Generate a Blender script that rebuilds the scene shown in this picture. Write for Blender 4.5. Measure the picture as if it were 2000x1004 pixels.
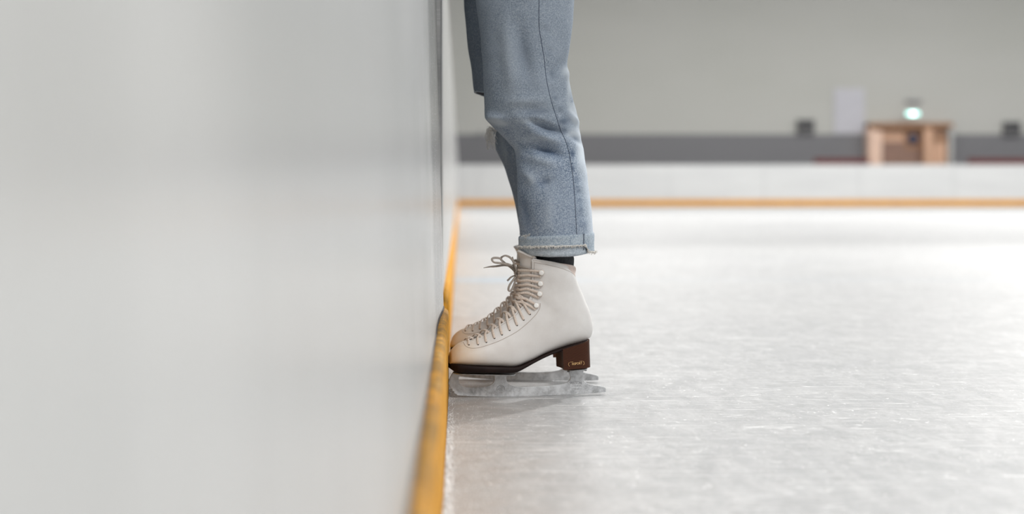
import bpy, bmesh, math, random
from math import sin, cos, pi, radians
from mathutils import Vector, noise
from mathutils.bvhtree import BVHTree

random.seed(7)
S = bpy.context.scene
C = S.collection
for o in list(bpy.data.objects):
    bpy.data.objects.remove(o)

# ------------------------------------------------------------------ camera, world, light
F = 2778.0           # focal length in pixels of a 2000 px wide frame (50 mm on 36 mm)
VX, VY = 897.0, 372.0
H = 0.40             # camera height over the ice
cam = bpy.data.cameras.new('camera')
cam.lens = 50.0
cam.sensor_width = 36.0
cam.shift_x = (1000 - VX) / 2000.0
cam.shift_y = -(502 - VY) / 2000.0
cam.clip_start = 0.01
cam.clip_end = 200
cam.dof.use_dof = True
cam.dof.focus_distance = 2.70
cam.dof.aperture_fstop = 2.15
cob = bpy.data.objects.new('camera', cam)
cob.location = (0, 0, H)
cob.rotation_euler = (pi / 2, 0, 0)
C.objects.link(cob)
S.camera = cob

w = bpy.data.worlds.new('hall_air')
S.world = w
w.use_nodes = True
w.node_tree.nodes['Background'].inputs[0].default_value = (0.97, 0.985, 1.0, 1)
w.node_tree.nodes['Background'].inputs[1].default_value = 0.55

def area(name, loc, size, power, target, col=(1, 1, 1)):
    l = bpy.data.lights.new(name, 'AREA')
    l.shape = 'RECTANGLE'
    l.size, l.size_y = size
    l.energy = power
    l.color = col
    o = bpy.data.objects.new(name, l)
    o.location = loc
    d = Vector(target) - Vector(loc)
    o.rotation_euler = d.to_track_quat('-Z', 'Y').to_euler()
    C.objects.link(o)
    return o
# rows of ceiling lamps over the rink; first row is added fill behind the camera
for j, (yy, pw) in enumerate(((-3.5, 520), (5.5, 30), (13, 400), (21, 660), (29, 540))):
    for i, xx in enumerate((3.0, 11.0, 19.0)):
        area('ceiling_and_fill_light', (xx, yy, 7.6), (2.6, 1.3), pw, (xx, yy, 0), (1.0, 0.985, 0.965))
# the brightest floodlight hangs over the far right of the rink
sl = bpy.data.lights.new('ceiling_floodlight', 'SPOT')
sl.energy = 7800; sl.spot_size = radians(52); sl.spot_blend = 0.8; sl.shadow_soft_size = 0.45; sl.color = (1.0, 0.985, 0.96)
so = bpy.data.objects.new('ceiling_floodlight', sl)
so.location = (9.5, 16.0, 8.5)
so.rotation_euler = (Vector((1.2, 2.6, 0.0)) - so.location).to_track_quat('-Z', 'Y').to_euler()
C.objects.link(so)

S.view_settings.view_transform = 'Standard'
S.view_settings.look = 'None'
S.view_settings.gamma = 1.0
S.view_settings.exposure = 0.0
S.view_settings.use_curve_mapping = False
try:
    S.cycles.use_denoising = True
    S.cycles.max_bounces = 8
except Exception:
    pass

# ------------------------------------------------------------------ helpers
def wp(px, py, Y):
    """point seen at a pixel, Y metres away"""
    return Vector(((px - VX) * Y / F, Y, H - (py - VY) * Y / F))

class NT:
    def __init__(s, name):
        s.m = bpy.data.materials.new(name)
        s.m.use_nodes = True
        s.t = s.m.node_tree
        s.b = s.t.nodes['Principled BSDF']
    def n(s, typ, **kw):
        nd = s.t.nodes.new(typ)
        for k, v in kw.items():
            if k.startswith('i_'):
                nd.inputs[k[2:].replace('_', ' ')].default_value = v
            else:
                setattr(nd, k, v)
        return nd
    def l(s, a, b):
        s.t.links.new(a, b)
    def coord(s, kind='Object', scale=(1, 1, 1), rot=(0, 0, 0)):
        tc = s.n('ShaderNodeTexCoord')
        mp = s.n('ShaderNodeMapping')
        mp.inputs['Scale'].default_value = scale
        mp.inputs['Rotation'].default_value = rot
        s.l(tc.outputs[kind], mp.inputs[0])
        return mp.outputs[0]
    def noise(s, co, scale, detail=4, rough=0.55, dist=0.0):
        nd = s.n('ShaderNodeTexNoise')
        nd.inputs['Scale'].default_value = scale
        nd.inputs['Detail'].default_value = detail
        nd.inputs['Roughness'].default_value = rough
        nd.inputs['Distortion'].default_value = dist
        s.l(co, nd.inputs['Vector'])
        return nd.outputs['Fac']
    def ramp(s, fac, stops):
        r = s.n('ShaderNodeValToRGB')
        e = r.color_ramp.elements
        while len(e) < len(stops):
            e.new(0.5)
        for k, (p, c) in enumerate(stops):
            e[k].position = p
            if not hasattr(c, '__len__'):
                c = (c, c, c)
            e[k].color = (*c[:3], 1)
        s.l(fac, r.inputs[0])
        return r.outputs[0]
    def mix(s, fac, a, b, mode='MIX'):
        m = s.n('ShaderNodeMix', data_type='RGBA', blend_type=mode)
        for sock, v in ((m.inputs[0], fac), (m.inputs[6], a), (m.inputs[7], b)):
            if isinstance(v, bpy.types.NodeSocket):
                s.l(v, sock)
            elif hasattr(v, '__len__'):
                sock.default_value = (*v[:3], 1)
            else:
                sock.default_value = v
        return m.outputs[2]
    def math(s, op, a, b=0.0):
        m = s.n('ShaderNodeMath', operation=op)
        for sock, v in ((m.inputs[0], a), (m.inputs[1], b)):
            if isinstance(v, bpy.types.NodeSocket):
                s.l(v, sock)
            else:
                sock.default_value = v
        return m.outputs[0]
    def bump(s, h, strength, dist=0.001):
        b = s.n('ShaderNodeBump')
        b.inputs['Strength'].default_value = strength
        b.inputs['Distance'].default_value = dist
        s.l(h, b.inputs['Height'])
        s.l(b.outputs[0], s.b.inputs['Normal'])
    def col(s, v):
        if isinstance(v, bpy.types.NodeSocket):
            s.l(v, s.b.inputs['Base Color'])
        else:
            s.b.inputs['Base Color'].default_value = (*v[:3], 1)
    def rough(s, v):
        if isinstance(v, bpy.types.NodeSocket):
            s.l(v, s.b.inputs['Roughness'])
        else:
            s.b.inputs['Roughness'].default_value = v

def simple(name, c, rough=0.5, var=0.12, scale=60, metal=0, bump=0.0, spec=0.5):
    t = NT(name)
    co = t.coord()
    f = t.noise(co, scale)
    c = Vector(c[:3])
    t.col(t.ramp(f, [(0.3, c * (1 - var)), (0.7, Vector([min(1, q) for q in c * (1 + var)]))]))
    t.rough(rough)
    t.b.inputs['Metallic'].default_value = metal
    t.b.inputs['Specular IOR Level'].default_value = spec
    if bump:
        t.bump(f, bump)
    return t.m

def link(name, bm, m, parent=None, smooth=True, recalc=True):
    if recalc:
        bmesh.ops.recalc_face_normals(bm, faces=bm.faces)
        if any(e.is_boundary for e in bm.edges):          # open shell: make sure it faces outwards
            cen = sum((v.co for v in bm.verts), Vector()) / len(bm.verts)
            if sum(f.normal.dot(f.calc_center_median() - cen) * f.calc_area() for f in bm.faces) < 0:
                bmesh.ops.reverse_faces(bm, faces=bm.faces)
    me = bpy.data.meshes.new(name)
    bm.to_mesh(me)
    bm.free()
    if smooth:
        for p in me.polygons:
            p.use_smooth = True
    me.materials.append(m)
    o = bpy.data.objects.new(name, me)
    C.objects.link(o)
    if parent:
        o.parent = parent
    return o

def tag(o, label=None, cat=None, group=None, kind=None):
    if label: o['label'] = label
    if cat: o['category'] = cat
    if group: o['group'] = group
    if kind: o['kind'] = kind
    return o

def empty(name, loc, rz=0):
    o = bpy.data.objects.new(name, None)
    o.location = loc
    o.rotation_euler = (0, 0, rz)
    o.empty_display_size = 0.05
    C.objects.link(o)
    return o

def struct(name, bm, m, smooth=False, cat=None, label=None):
    o = link(name, bm, m, None, smooth)
    o['kind'] = 'structure'
    if cat: o['category'] = cat
    if label: o['label'] = label
    return o

def box(bm, a, b, bevel=0.0):
    a, b = Vector(a), Vector(b)
    r = bmesh.ops.create_cube(bm, size=1)
    vs = r['verts']
    c, d = (a + b) / 2, b - a
    for v in vs:
        v.co = Vector((v.co.x * d.x, v.co.y * d.y, v.co.z * d.z)) + c
    if bevel:
        es = list({e for v in vs for e in v.link_edges})
        bmesh.ops.bevel(bm, geom=es, offset=bevel, segments=2, affect='EDGES', profile=0.6)

def grid(bm, rows, closed_u=False, closed_v=False):
    """rows: list of lists of Vector -> quad sheet"""
    V = [[bm.verts.new(p) for p in r] for r in rows]
    n, m = len(V), len(V[0])
    for i in range(n if closed_v else n - 1):
        for j in range(m if closed_u else m - 1):
            q = [V[i][j], V[i][(j + 1) % m], V[(i + 1) % n][(j + 1) % m], V[(i + 1) % n][j]]
            try:
                bm.faces.new(q)
            except ValueError:
                pass
    return V

def prism(bm, pts, y0, y1):
    """outline in (x, z), extruded along y"""
    A = [bm.verts.new((x, y0, z)) for x, z in pts]
    B = [bm.verts.new((x, y1, z)) for x, z in pts]
    bm.faces.new(A)
    bm.faces.new(list(reversed(B)))
    n = len(pts)
    for i in range(n):
        bm.faces.new((A[i], B[i], B[(i + 1) % n], A[(i + 1) % n]))

def crom(P, t):
    n = len(P) - 1
    t = max(0.0, min(n - 1e-6, t))
    i = int(t)
    f = t - i
    p1, p2 = P[i], P[i + 1]
    p0 = P[i - 1] if i > 0 else tuple(2 * a - b for a, b in zip(p1, p2))
    p3 = P[i + 2] if i + 2 <= n else tuple(2 * b - a for a, b in zip(p1, p2))
    return tuple(0.5 * ((2 * b) + (-a + c) * f + (2 * a - 5 * b + 4 * c - d) * f * f + (-a + 3 * b - 3 * c + d) * f ** 3)
                 for a, b, c, d in zip(p0, p1, p2, p3))

def smooth_path(P, k=8):
    P = [tuple(p) for p in P]
    return [Vector(crom(P, i / k)) for i in range((len(P) - 1) * k + 1)]

def interp(tab, x):
    if x <= tab[0][0]: return tab[0][1]
    for (a, va), (b, vb) in zip(tab, tab[1:]):
        if x <= b:
            f = (x - a) / (b - a)
            return va + (vb - va) * f
    return tab[-1][1]

def sinterp(tab, x):
    """smooth interpolation of a table"""
    if x <= tab[0][0]: return tab[0][1]
    if x >= tab[-1][0]: return tab[-1][1]
    for i in range(len(tab) - 1):
        if x <= tab[i + 1][0]:
            f = (x - tab[i][0]) / (tab[i + 1][0] - tab[i][0])
            return crom([(q[1],) for q in tab], i + f)[0]

def ribbon(bm, path, wd, th, up=None, taper=None):
    """flat rounded band (a lace) along a path; up = list of surface normals"""
    n = len(path)
    rings = []
    K = 8
    for i, p in enumerate(path):
        t = (path[min(i + 1, n - 1)] - path[max(i - 1, 0)])
        if t.length < 1e-9: t = Vector((1, 0, 0))
        t.normalize()
        u = up[i] if up else Vector((0, 0, 1))
        s = t.cross(u)
        if s.length < 1e-6: s = t.cross(Vector((0, 1, 0)))
        s.normalize()
        u2 = s.cross(t).normalized()
        k = taper(i / (n - 1)) if taper else 1.0
        rings.append([p + s * cos(a) * wd / 2 * k + u2 * sin(a) * th / 2 * k for a in [2 * pi * q / K for q in range(K)]])
    V = grid(bm, rings, closed_u=True)
    bm.faces.new(V[0]); bm.faces.new(list(reversed(V[-1])))

def tube(bm, path, r, K=6, taper=None):
    n = len(path)
    rings = []
    ref = None
    for i, p in enumerate(path):
        t = (path[min(i + 1, n - 1)] - path[max(i - 1, 0)]).normalized()
        if ref is None:
            ref = t.orthogonal().normalized()
        ref = (ref - t * ref.dot(t))
        ref = ref.normalized() if ref.length > 1e-6 else t.orthogonal().normalized()
        b = t.cross(ref)
        k = r * (taper(i / (n - 1)) if taper else 1)
        rings.append([p + (ref * cos(2 * pi * q / K) + b * sin(2 * pi * q / K)) * k for q in range(K)])
    V = grid(bm, rings, closed_u=True)
    bm.faces.new(V[0]); bm.faces.new(list(reversed(V[-1])))

def disc_button(bm, c, nrm, r, h, K=20, dome=0.5):
    z = nrm.normalized(); x = z.orthogonal().normalized(); y = z.cross(x)
    prof = [(1.0, -0.4), (1.0, 0.35), (0.93, 0.7), (0.75, 0.9), (0.4, 1.0)]
    rings = [[c + (x * cos(2 * pi * q / K) + y * sin(2 * pi * q / K)) * r * a + z * h * b for q in range(K)] for a, b in prof]
    V = grid(bm, rings, closed_u=True)
    bm.faces.new(V[0]); bm.faces.new(list(reversed(V[-1])))

def text_mesh(name, s, size, mat, parent, xform, extrude=0.0002, spacing=1.0):
    cu = bpy.data.curves.new(name, 'FONT')
    cu.body = s
    cu.size = size
    cu.extrude = extrude
    cu.align_x = 'CENTER'
    cu.align_y = 'CENTER'
    cu.space_character = spacing
    tmp = bpy.data.objects.new('tmp', cu)
    C.objects.link(tmp)
    bpy.context.view_layer.update()
    dg = bpy.context.evaluated_depsgraph_get()
    me = bpy.data.meshes.new_from_object(tmp.evaluated_get(dg))
    bpy.data.objects.remove(tmp)
    me.name = name
    for v in me.vertices:
        v.co = xform(v.co)
    me.materials.clear()
    me.materials.append(mat)
    o = bpy.data.objects.new(name, me)
    C.objects.link(o)
    o.parent = parent
    return o

# ------------------------------------------------------------------ materials
def mat_boards():
    t = NT('board_plastic')
    co = t.coord(scale=(1, 1, 1))
    a = t.noise(co, 2.2, 5)
    st = t.coord(scale=(1, 9, 260))
    b = t.noise(t.coord(scale=(1, 16, 3)), 1.0, 6, 0.75)
    c = t.ramp(a, [(0.3, (0.405, 0.413, 0.405)), (0.7, (0.465, 0.47, 0.463))])
    c = t.mix(t.ramp(b, [(0.52, 0.0), (0.64, 0.45)]), c, (0.80, 0.80, 0.80))
    c = t.mix(t.ramp(t.noise(t.coord(scale=(1, 24, 240)), 1, 4, 0.7), [(0.62, 0.0), (0.70, 0.55)]), c, (0.92, 0.92, 0.92))
    c = t.mix(t.ramp(t.noise(t.coord(scale=(1, 22, 22)), 1, 3, 0.6), [(0.40, 0.30), (0.60, 0.0)]), c, (0.45, 0.45, 0.44))
    c = t.mix(t.ramp(t.noise(t.coord(scale=(1, 9, 16)), 1, 5, 0.6), [(0.5, 0.0), (0.72, 0.30)]), c, (0.42, 0.40, 0.39))
    c = t.mix(t.ramp(t.noise(t.coord(scale=(1, 22, 6), rot=(0.5, 0, 0)), 1, 5, 0.65), [(0.55, 0.0), (0.75, 0.35)]), c, (0.82, 0.82, 0.82))
    geo = t.n('ShaderNodeNewGeometry'); sp = t.n('ShaderNodeSeparateXYZ'); t.l(geo.outputs['Position'], sp.inputs[0])
    # painted shade of the panel end at the joint, broken by scuffs
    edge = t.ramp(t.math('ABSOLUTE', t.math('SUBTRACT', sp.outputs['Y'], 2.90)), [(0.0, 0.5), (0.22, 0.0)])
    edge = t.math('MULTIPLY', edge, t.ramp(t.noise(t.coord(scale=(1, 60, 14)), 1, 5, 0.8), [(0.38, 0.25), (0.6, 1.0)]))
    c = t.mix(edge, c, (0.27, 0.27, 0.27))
    fl = t.ramp(t.noise(t.coord(scale=(1, 30, 330)), 1, 4, 0.8), [(0.60, 0.0), (0.66, 0.9)])
    band = t.ramp(t.math('ABSOLUTE', t.math('SUBTRACT', sp.outputs['Y'], 2.55)), [(0.1, 1.0), (0.42, 0.0)])
    c = t.mix(t.math('MULTIPLY', fl, band), c, (0.95, 0.95, 0.95))
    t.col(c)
    t.rough(0.25)
    t.bump(t.math('ADD', t.noise(t.coord(scale=(1, 14, 5)), 1, 5, 0.7), t.math('MULTIPLY', t.noise(t.coord(scale=(1, 30, 200)), 1, 3), 0.1)), 0.5, 0.003)
    return t.m
def mat_farboards():
    t = NT('far_board_plastic')
    co = t.coord(scale=(0.4, 1, 3))
    t.col(t.ramp(t.noise(co, 1.5, 3), [(0.3, (0.61, 0.62, 0.625)), (0.7, (0.67, 0.68, 0.68))]))
    t.rough(0.35)
    return t.m
def mat_kick(name, dirty):
    t = NT(name)
    co = t.coord()
    base = t.ramp(t.noise(co, 9, 5, 0.6), [(0.3, (0.60, 0.265, 0.025)), (0.7, (0.72, 0.36, 0.05))])
    if dirty:
        sp = t.ramp(t.noise(t.coord(scale=(60, 5, 240)), 1, 5, 0.75), [(0.42, 0.95), (0.54, 0.0)])
        base = t.mix(t.math('MULTIPLY', sp, 0.7), base, (0.30, 0.17, 0.04))
        sc = t.ramp(t.noise(t.coord(scale=(30, 3, 120)), 1, 5, 0.75), [(0.56, 0), (0.68, 0.55)])
        base = t.mix(sc, base, (0.86, 0.66, 0.30))
        # scuffs left by toes along the top of the plate
        geo = t.n('ShaderNodeNewGeometry'); sx = t.n('ShaderNodeSeparateXYZ'); t.l(geo.outputs['Position'], sx.inputs[0])
        top = t.ramp(sx.outputs['Z'], [(0.138, 0.0), (0.158, 0.75)])
        base = t.mix(t.math('MULTIPLY', top, t.ramp(t.noise(co, 30, 4), [(0.35, 0.3), (0.6, 1)])), base, (0.16, 0.11, 0.05))
    t.col(base)
    t.rough(0.7); t.b.inputs['Specular IOR Level'].default_value = 0.04
    t.bump(t.noise(t.coord(scale=(60, 8, 200)), 1, 4, 0.7), 0.5, 0.0015)
    return t.m
def mat_ice():
    t = NT('ice')
    co = t.coord()
    a = t.noise(co, 0.9, 4, 0.6)
    c = t.ramp(a, [(0.3, (0.345, 0.353, 0.362)), (0.7, (0.41, 0.416, 0.42))])
    # mottled frost
    cy = t.coord(scale=(1, 0.42, 1))
    fr = t.ramp(t.noise(cy, 24, 8, 0.75, 0.6), [(0.43, 0.0), (0.68, 0.42)])
    c = t.mix(fr, c, (0.66, 0.66, 0.66))
    dk = t.ramp(t.noise(cy, 60, 8, 0.78, 0.3), [(0.36, 0.5), (0.50, 0.0)])
    c = t.mix(dk, c, (0.30, 0.30, 0.30))
    sn = t.ramp(t.noise(cy, 110, 4, 0.65), [(0.62, 0.0), (0.68, 0.85)])
    c = t.mix(t.math('MULTIPLY', sn, t.ramp(t.noise(co, 5, 3), [(0.4, 0.15), (0.65, 1)])), c, (0.95, 0.95, 0.95))
    # skate cuts: thin edges of stretched cells, in several directions
    heights = None
    for k, (ang, sx, sy, sc, th, strength) in enumerate(((0.25, 1, 6, 1.2, 0.006, 0.75), (-0.35, 1, 8, 1.0, 0.006, 0.7), (1.2, 1, 5, 1.1, 0.004, 0.7),
                                                         (0.02, 1, 14, 1.6, 0.010, 0.6), (2.2, 1, 4, 1.5, 0.004, 0.6), (0.8, 2, 9, 3.0, 0.012, 0.5), (-1.0, 2, 7, 3.5, 0.012, 0.5))):
        cc = t.coord(scale=(sx, sy, 1), rot=(0, 0, ang))
        v = t.n('ShaderNodeTexVoronoi', feature='DISTANCE_TO_EDGE')
        v.inputs['Scale'].default_value = sc
        vm = t.n('ShaderNodeVectorMath', operation='ADD')
        nn = t.n('ShaderNodeTexNoise'); nn.inputs['Scale'].default_value = 1.4; nn.inputs['Detail'].default_value = 2
        t.l(cc, nn.inputs['Vector'])
        t.l(cc, vm.inputs[0]); t.l(nn.outputs['Color'], vm.inputs[1])
        t.l(vm.outputs[0], v.inputs['Vector'])
        ln = t.ramp(v.outputs['Distance'], [(0.0, 1.0), (th, 0.0)])
        brk = t.ramp(t.noise(co, 3.5 + k, 4), [(0.46, 0), (0.60, 1)])
        ln = t.math('MULTIPLY', ln, brk)
        c = t.mix(t.math('MULTIPLY', ln, strength), c, (0.93, 0.93, 0.93) if k not in (2, 4) else (0.50, 0.50, 0.50))
        heights = ln if heights is None else t.math('MAXIMUM', heights, ln)
    # hair-fine scratches
    for rot, lo_, hi_ in ((0.3, 0.62, 0.68), (-0.7, 0.63, 0.69), (0.05, 0.62, 0.68)):
        f1 = t.ramp(t.noise(t.coord(scale=(5, 120, 1), rot=(0, 0, rot)), 1, 5, 0.65, 0.3), [(lo_, 0), (hi_, 0.6)])
        c = t.mix(f1, c, (0.86, 0.86, 0.86))
    # painted blue line under the ice, seen only faintly
    geo = t.n('ShaderNodeNewGeometry'); sp = t.n('ShaderNodeSeparateXYZ'); t.l(geo.outputs['Position'], sp.inputs[0])
    d = t.math('ABSOLUTE', t.math('SUBTRACT', sp.outputs['Y'], 6.35))
    on = t.math('LESS_THAN', d, 0.16)
    fade = t.ramp(sp.outputs['X'], [(0.15, 0.42), (0.7, 0.04)])
    c = t.mix(t.math('MULTIPLY', on, fade), c, (0.35, 0.50, 0.65))
    # shade and brown reflection along the kick plate foot, painted into the ice
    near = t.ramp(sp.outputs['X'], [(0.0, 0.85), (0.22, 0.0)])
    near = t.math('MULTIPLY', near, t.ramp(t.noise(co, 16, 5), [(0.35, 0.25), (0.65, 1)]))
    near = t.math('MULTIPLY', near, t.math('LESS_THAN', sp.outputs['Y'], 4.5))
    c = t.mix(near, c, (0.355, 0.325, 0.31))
    t.col(c)
    t.rough(t.ramp(t.noise(co, 7, 4), [(0.3, 0.42), (0.7, 0.58)]))
    t.b.inputs['Specular IOR Level'].default_value = 0.3
    t.b.inputs['IOR'].default_value = 1.31
    hh = t.math('ADD', t.math('MULTIPLY', t.noise(cy, 90, 6, 0.7), 0.6), t.math('MULTIPLY', heights, -0.7))
    t.bump(hh, 0.35, 0.002)
    return t.m
def mat_hall():
    t = NT('hall_wall_paint')
    geo = t.n('ShaderNodeNewGeometry'); sp = t.n('ShaderNodeSeparateXYZ'); t.l(geo.outputs['Position'], sp.inputs[0])
    st = t.math('LESS_THAN', sp.outputs['Z'], 1.985)
    n_ = t.noise(t.coord(scale=(0.12, 1, 0.3)), 1.3, 2)
    up = t.ramp(n_, [(0.3, (0.53, 0.535, 0.50)), (0.7, (0.58, 0.58, 0.555))])
    t.col(t.mix(st, up, (0.215, 0.215, 0.228)))
    t.rough(0.7)
    return t.m
def mat_leather():
    t = NT('white_leather')
    co = t.coord()
    a = t.noise(co, 14, 5, 0.6)
    c = t.ramp(a, [(0.35, (0.64, 0.62, 0.60)), (0.65, (0.735, 0.725, 0.71))])
    # yellowed, scuffed toe (wear that belongs to the leather)
    sp = t.n('ShaderNodeSeparateXYZ'); tc = t.n('ShaderNodeTexCoord'); t.l(tc.outputs['Object'], sp.inputs[0])
    x = t.math('ADD', sp.outputs['X'], 0.20)
    toe = t.ramp(x, [(0.095, 1.0), (0.165, 0.0)])
    low = t.ramp(sp.outputs['Z'], [(0.06, 1.0), (0.125, 0.45)])
    c = t.mix(t.math('MULTIPLY', t.math('MULTIPLY', toe, low), t.ramp(t.noise(co, 22, 4), [(0.3, 0.35), (0.7, 1)])), c, (0.70, 0.47, 0.22))
    sc = t.ramp(t.noise(t.coord(scale=(18, 18, 90)), 1.2, 6, 0.75), [(0.64, 0.0), (0.76, 0.35)])
    c = t.mix(t.math('MULTIPLY', sc, t.ramp(x, [(0.10, 1.0), (0.24, 0.15)])), c, (0.42, 0.34, 0.28))
    t.col(c)
    t.rough(0.42)
    t.bump(t.noise(co, 420, 5, 0.6), 0.12, 0.0006)
    return t.m
def mat_wood_heel():
    t = NT('stacked_heel_leather')
    w_ = t.n('ShaderNodeTexWave', wave_type='BANDS', bands_direction='Z')
    w_.inputs['Scale'].default_value = 135; w_.inputs['Distortion'].default_value = 2.5; w_.inputs['Detail'].default_value = 3; w_.inputs['Detail Scale'].default_value = 1.2
    t.l(t.coord(rot=(0, radians(14), 0)), w_.inputs['Vector'])
    t.col(t.ramp(w_.outputs['Fac'], [(0.1, (0.034, 0.012, 0.007)), (0.8, (0.080, 0.032, 0.018))]))
    t.rough(0.5); t.b.inputs['Specular IOR Level'].default_value = 0.12
    t.bump(w_.outputs['Fac'], 0.2, 0.0005)
    return t.m
def mat_blade():
    t = NT('frosted_steel')
    co = t.coord()
    fr = t.ramp(t.noise(co, 75, 6, 0.75, 0.3), [(0.35, 0.0), (0.62, 1.0)])
    c = t.mix(fr, (0.30, 0.31, 0.32), (0.66, 0.68, 0.70))
    c = t.mix(t.ramp(t.noise(co, 28, 4), [(0.4, 0.0), (0.7, 0.6)]), c, (0.70, 0.72, 0.74))
    t.col(c)
    t.b.inputs['Metallic'].default_value = 0.15
    t.rough(0.42)
    t.bump(t.noise(co, 300, 5, 0.7), 0.4, 0.0006)
    return t.m
def mat_denim(name='washed_denim', tone=1.0, attr=True):
    t = NT(name)
    co = t.coord()
    a = t.noise(co, 430, 5, 0.75)
    fine = t.ramp(a, [(0.39, (0.07, 0.105, 0.165)), (0.50, (0.27, 0.335, 0.425)), (0.61, (0.54, 0.60, 0.67))])
    big = t.ramp(t.noise(co, 17, 4, 0.6), [(0.32, 0.0), (0.70, 0.55)])
    c = t.mix(big, fine, (0.40, 0.465, 0.55))
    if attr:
        at = t.n('ShaderNodeAttribute'); at.attribute_name = 'wash_and_fold_shade'
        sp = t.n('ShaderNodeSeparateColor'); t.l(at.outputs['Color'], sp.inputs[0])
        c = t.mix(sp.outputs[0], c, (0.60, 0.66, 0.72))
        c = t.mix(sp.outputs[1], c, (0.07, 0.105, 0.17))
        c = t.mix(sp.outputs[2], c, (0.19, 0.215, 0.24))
    c = t.mix(1.0, c, (tone, tone, tone), 'MULTIPLY')
    t.col(c)
    t.rough(0.92)
    t.b.inputs['Specular IOR Level'].default_value = 0.15
    w_ = t.n('ShaderNodeTexWave', wave_type='BANDS', bands_direction='DIAGONAL'); w_.inputs['Scale'].default_value = 420; w_.inputs['Distortion'].default_value = 1.0
    t.l(co, w_.inputs['Vector'])
    t.bump(t.math('ADD', a, t.math('MULTIPLY', w_.outputs['Fac'], 0.1)), 0.5, 0.0008)
    return t.m

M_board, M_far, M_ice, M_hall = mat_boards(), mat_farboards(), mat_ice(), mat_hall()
M_kick, M_kick2 = mat_kick('kick_plate_worn', True), mat_kick('kick_plate', False)
M_leather, M_heel, M_blade = mat_leather(), mat_wood_heel(), mat_blade()
M_denim = mat_denim()
tq = NT('denim_hem'); aq = tq.noise(tq.coord(), 400, 5, 0.75)
tq.col(tq.mix(tq.ramp(tq.noise(tq.coord(), 60, 3), [(0.35, 0), (0.7, 0.5)]), tq.ramp(aq, [(0.36, (0.13, 0.18, 0.25)), (0.5, (0.30, 0.36, 0.42)), (0.64, (0.47, 0.53, 0.58))]), (0.46, 0.52, 0.57))); tq.rough(0.95); tq.bump(aq, 0.5, 0.0008); M_cuff = tq.m
t_ = NT('denim_reverse'); a_ = t_.noise(t_.coord(), 380, 4, 0.7)
t_.col(t_.ramp(a_, [(0.35, (0.30, 0.36, 0.42)), (0.65, (0.55, 0.61, 0.66))])); t_.rough(0.95); t_.bump(a_, 0.5, 0.0008); M_rev = t_.m
M_thread = simple('cotton_thread', (0.72, 0.70, 0.66), 0.9, 0.1, 200)
M_seam = simple('seam_shadow_thread', (0.045, 0.06, 0.10), 0.9, 0.1, 300)
M_sole = simple('dark_brown_sole', (0.013, 0.006, 0.005), 0.6, 0.3, 40, spec=0.2)
M_lace = simple('beige_lace', (0.66, 0.57, 0.50), 0.85, 0.18, 500, bump=0.3)
M_lace_d = simple('grey_brown_lace', (0.30, 0.26, 0.225), 0.85, 0.2, 500, bump=0.3)
M_stitch = simple('stitch_thread', (0.40, 0.34, 0.30), 0.8, 0.1, 300)
M_hole = simple('dark_eyelet', (0.02, 0.02, 0.022), 0.4, 0.1, 100, metal=0.3)
M_hook = simple('white_hook', (0.86, 0.86, 0.84), 0.3, 0.03, 100)
M_hookm = simple('hook_shank', (0.55, 0.46, 0.40), 0.4, 0.1, 100, metal=0.5)
M_lining = simple('pinkish_lining', (0.62, 0.52, 0.47), 0.8, 0.1, 120, bump=0.2)
M_tongue = simple('tongue_leather', (0.66, 0.62, 0.58), 0.55, 0.06, 60)
M_gold = simple('gold_stamp', (0.95, 0.60, 0.28), 0.35, 0.1, 300, metal=0.5)
M_etch = simple('engraving', (0.20, 0.205, 0.215), 0.5, 0.1, 300)
M_sock = simple('charcoal_knit', (0.045, 0.048, 0.053), 0.95, 0.35, 380, bump=0.5)
M_skin = simple('skin', (0.62, 0.42, 0.33), 0.5, 0.05, 30)
M_knit = simple('grey_knit', (0.30, 0.30, 0.31), 0.95, 0.1, 120, bump=0.3)
M_snow = simple('shaved_ice', (0.88, 0.89, 0.90), 0.35, 0.04, 100)
M_gap = simple('dark_gap', (0.05, 0.04, 0.035), 0.8, 0.3, 60)

# ------------------------------------------------------------------ the setting
YF = 36.5
bm = bmesh.new()
box(bm, (-0.20, -9.0, -0.10), (26.0, YF + 0.1, 0.0))
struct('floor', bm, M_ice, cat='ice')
# ground outside the rink
bm = bmesh.new(); box(bm, (-6.0, -2.0, -0.12), (-0.21, 42.0, -0.02)); box(bm, (-0.21, YF + 0.11, -0.12), (34, 42.0, -0.02))
M_conc = simple('concrete', (0.32, 0.32, 0.31), 0.8, 0.08, 2)
struct('trim_1', bm, M_conc)

# near boards: one panel up to just behind the skates, then the next, set back a little; each bows slightly
YJ = 2.905
def board_x(y, z, near):
    x = (-0.0390 - 0.0145 * (z - 0.16) / 0.64) if near else -0.0368
    if near:
        x += 0.0065 * math.exp(-((y - YJ) / 0.22) ** 2)        # the panel end stands proud at the joint
        x += 0.0012 * noise.noise(Vector((0.3, y * 1.7, z * 1.3)))
    else:
        x -= 0.0012
    return x
bm = bmesh.new()
for near, ya, yb, n in ((True, -1.6, YJ, 90), (False, YJ - 0.01, YF, 60)):
    top = 1.06
    zs = [0, 0.08, 0.15, 0.16, 0.25, 0.35, 0.5, 0.65, 0.8, 0.95, top - 0.012, top - 0.004]
    rows = []
    for i in range(n + 1):
        y = ya + (yb - ya) * i / n
        r = [Vector((board_x(y, z, near), y, z)) for z in zs]
        x0 = board_x(y, top, near)
        r += [Vector((x0 - 0.006, y, top)), Vector((x0 - 0.10, y, top)), Vector((x0 - 0.10, y, 0))]
        rows.append(r)
    V = grid(bm, rows, closed_u=True)
    bm.faces.new(V[0]); bm.faces.new(list(reversed(V[-1])))
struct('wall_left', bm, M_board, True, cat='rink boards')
bpy.data.objects['wall_left'].data.shade_smooth()
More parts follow.
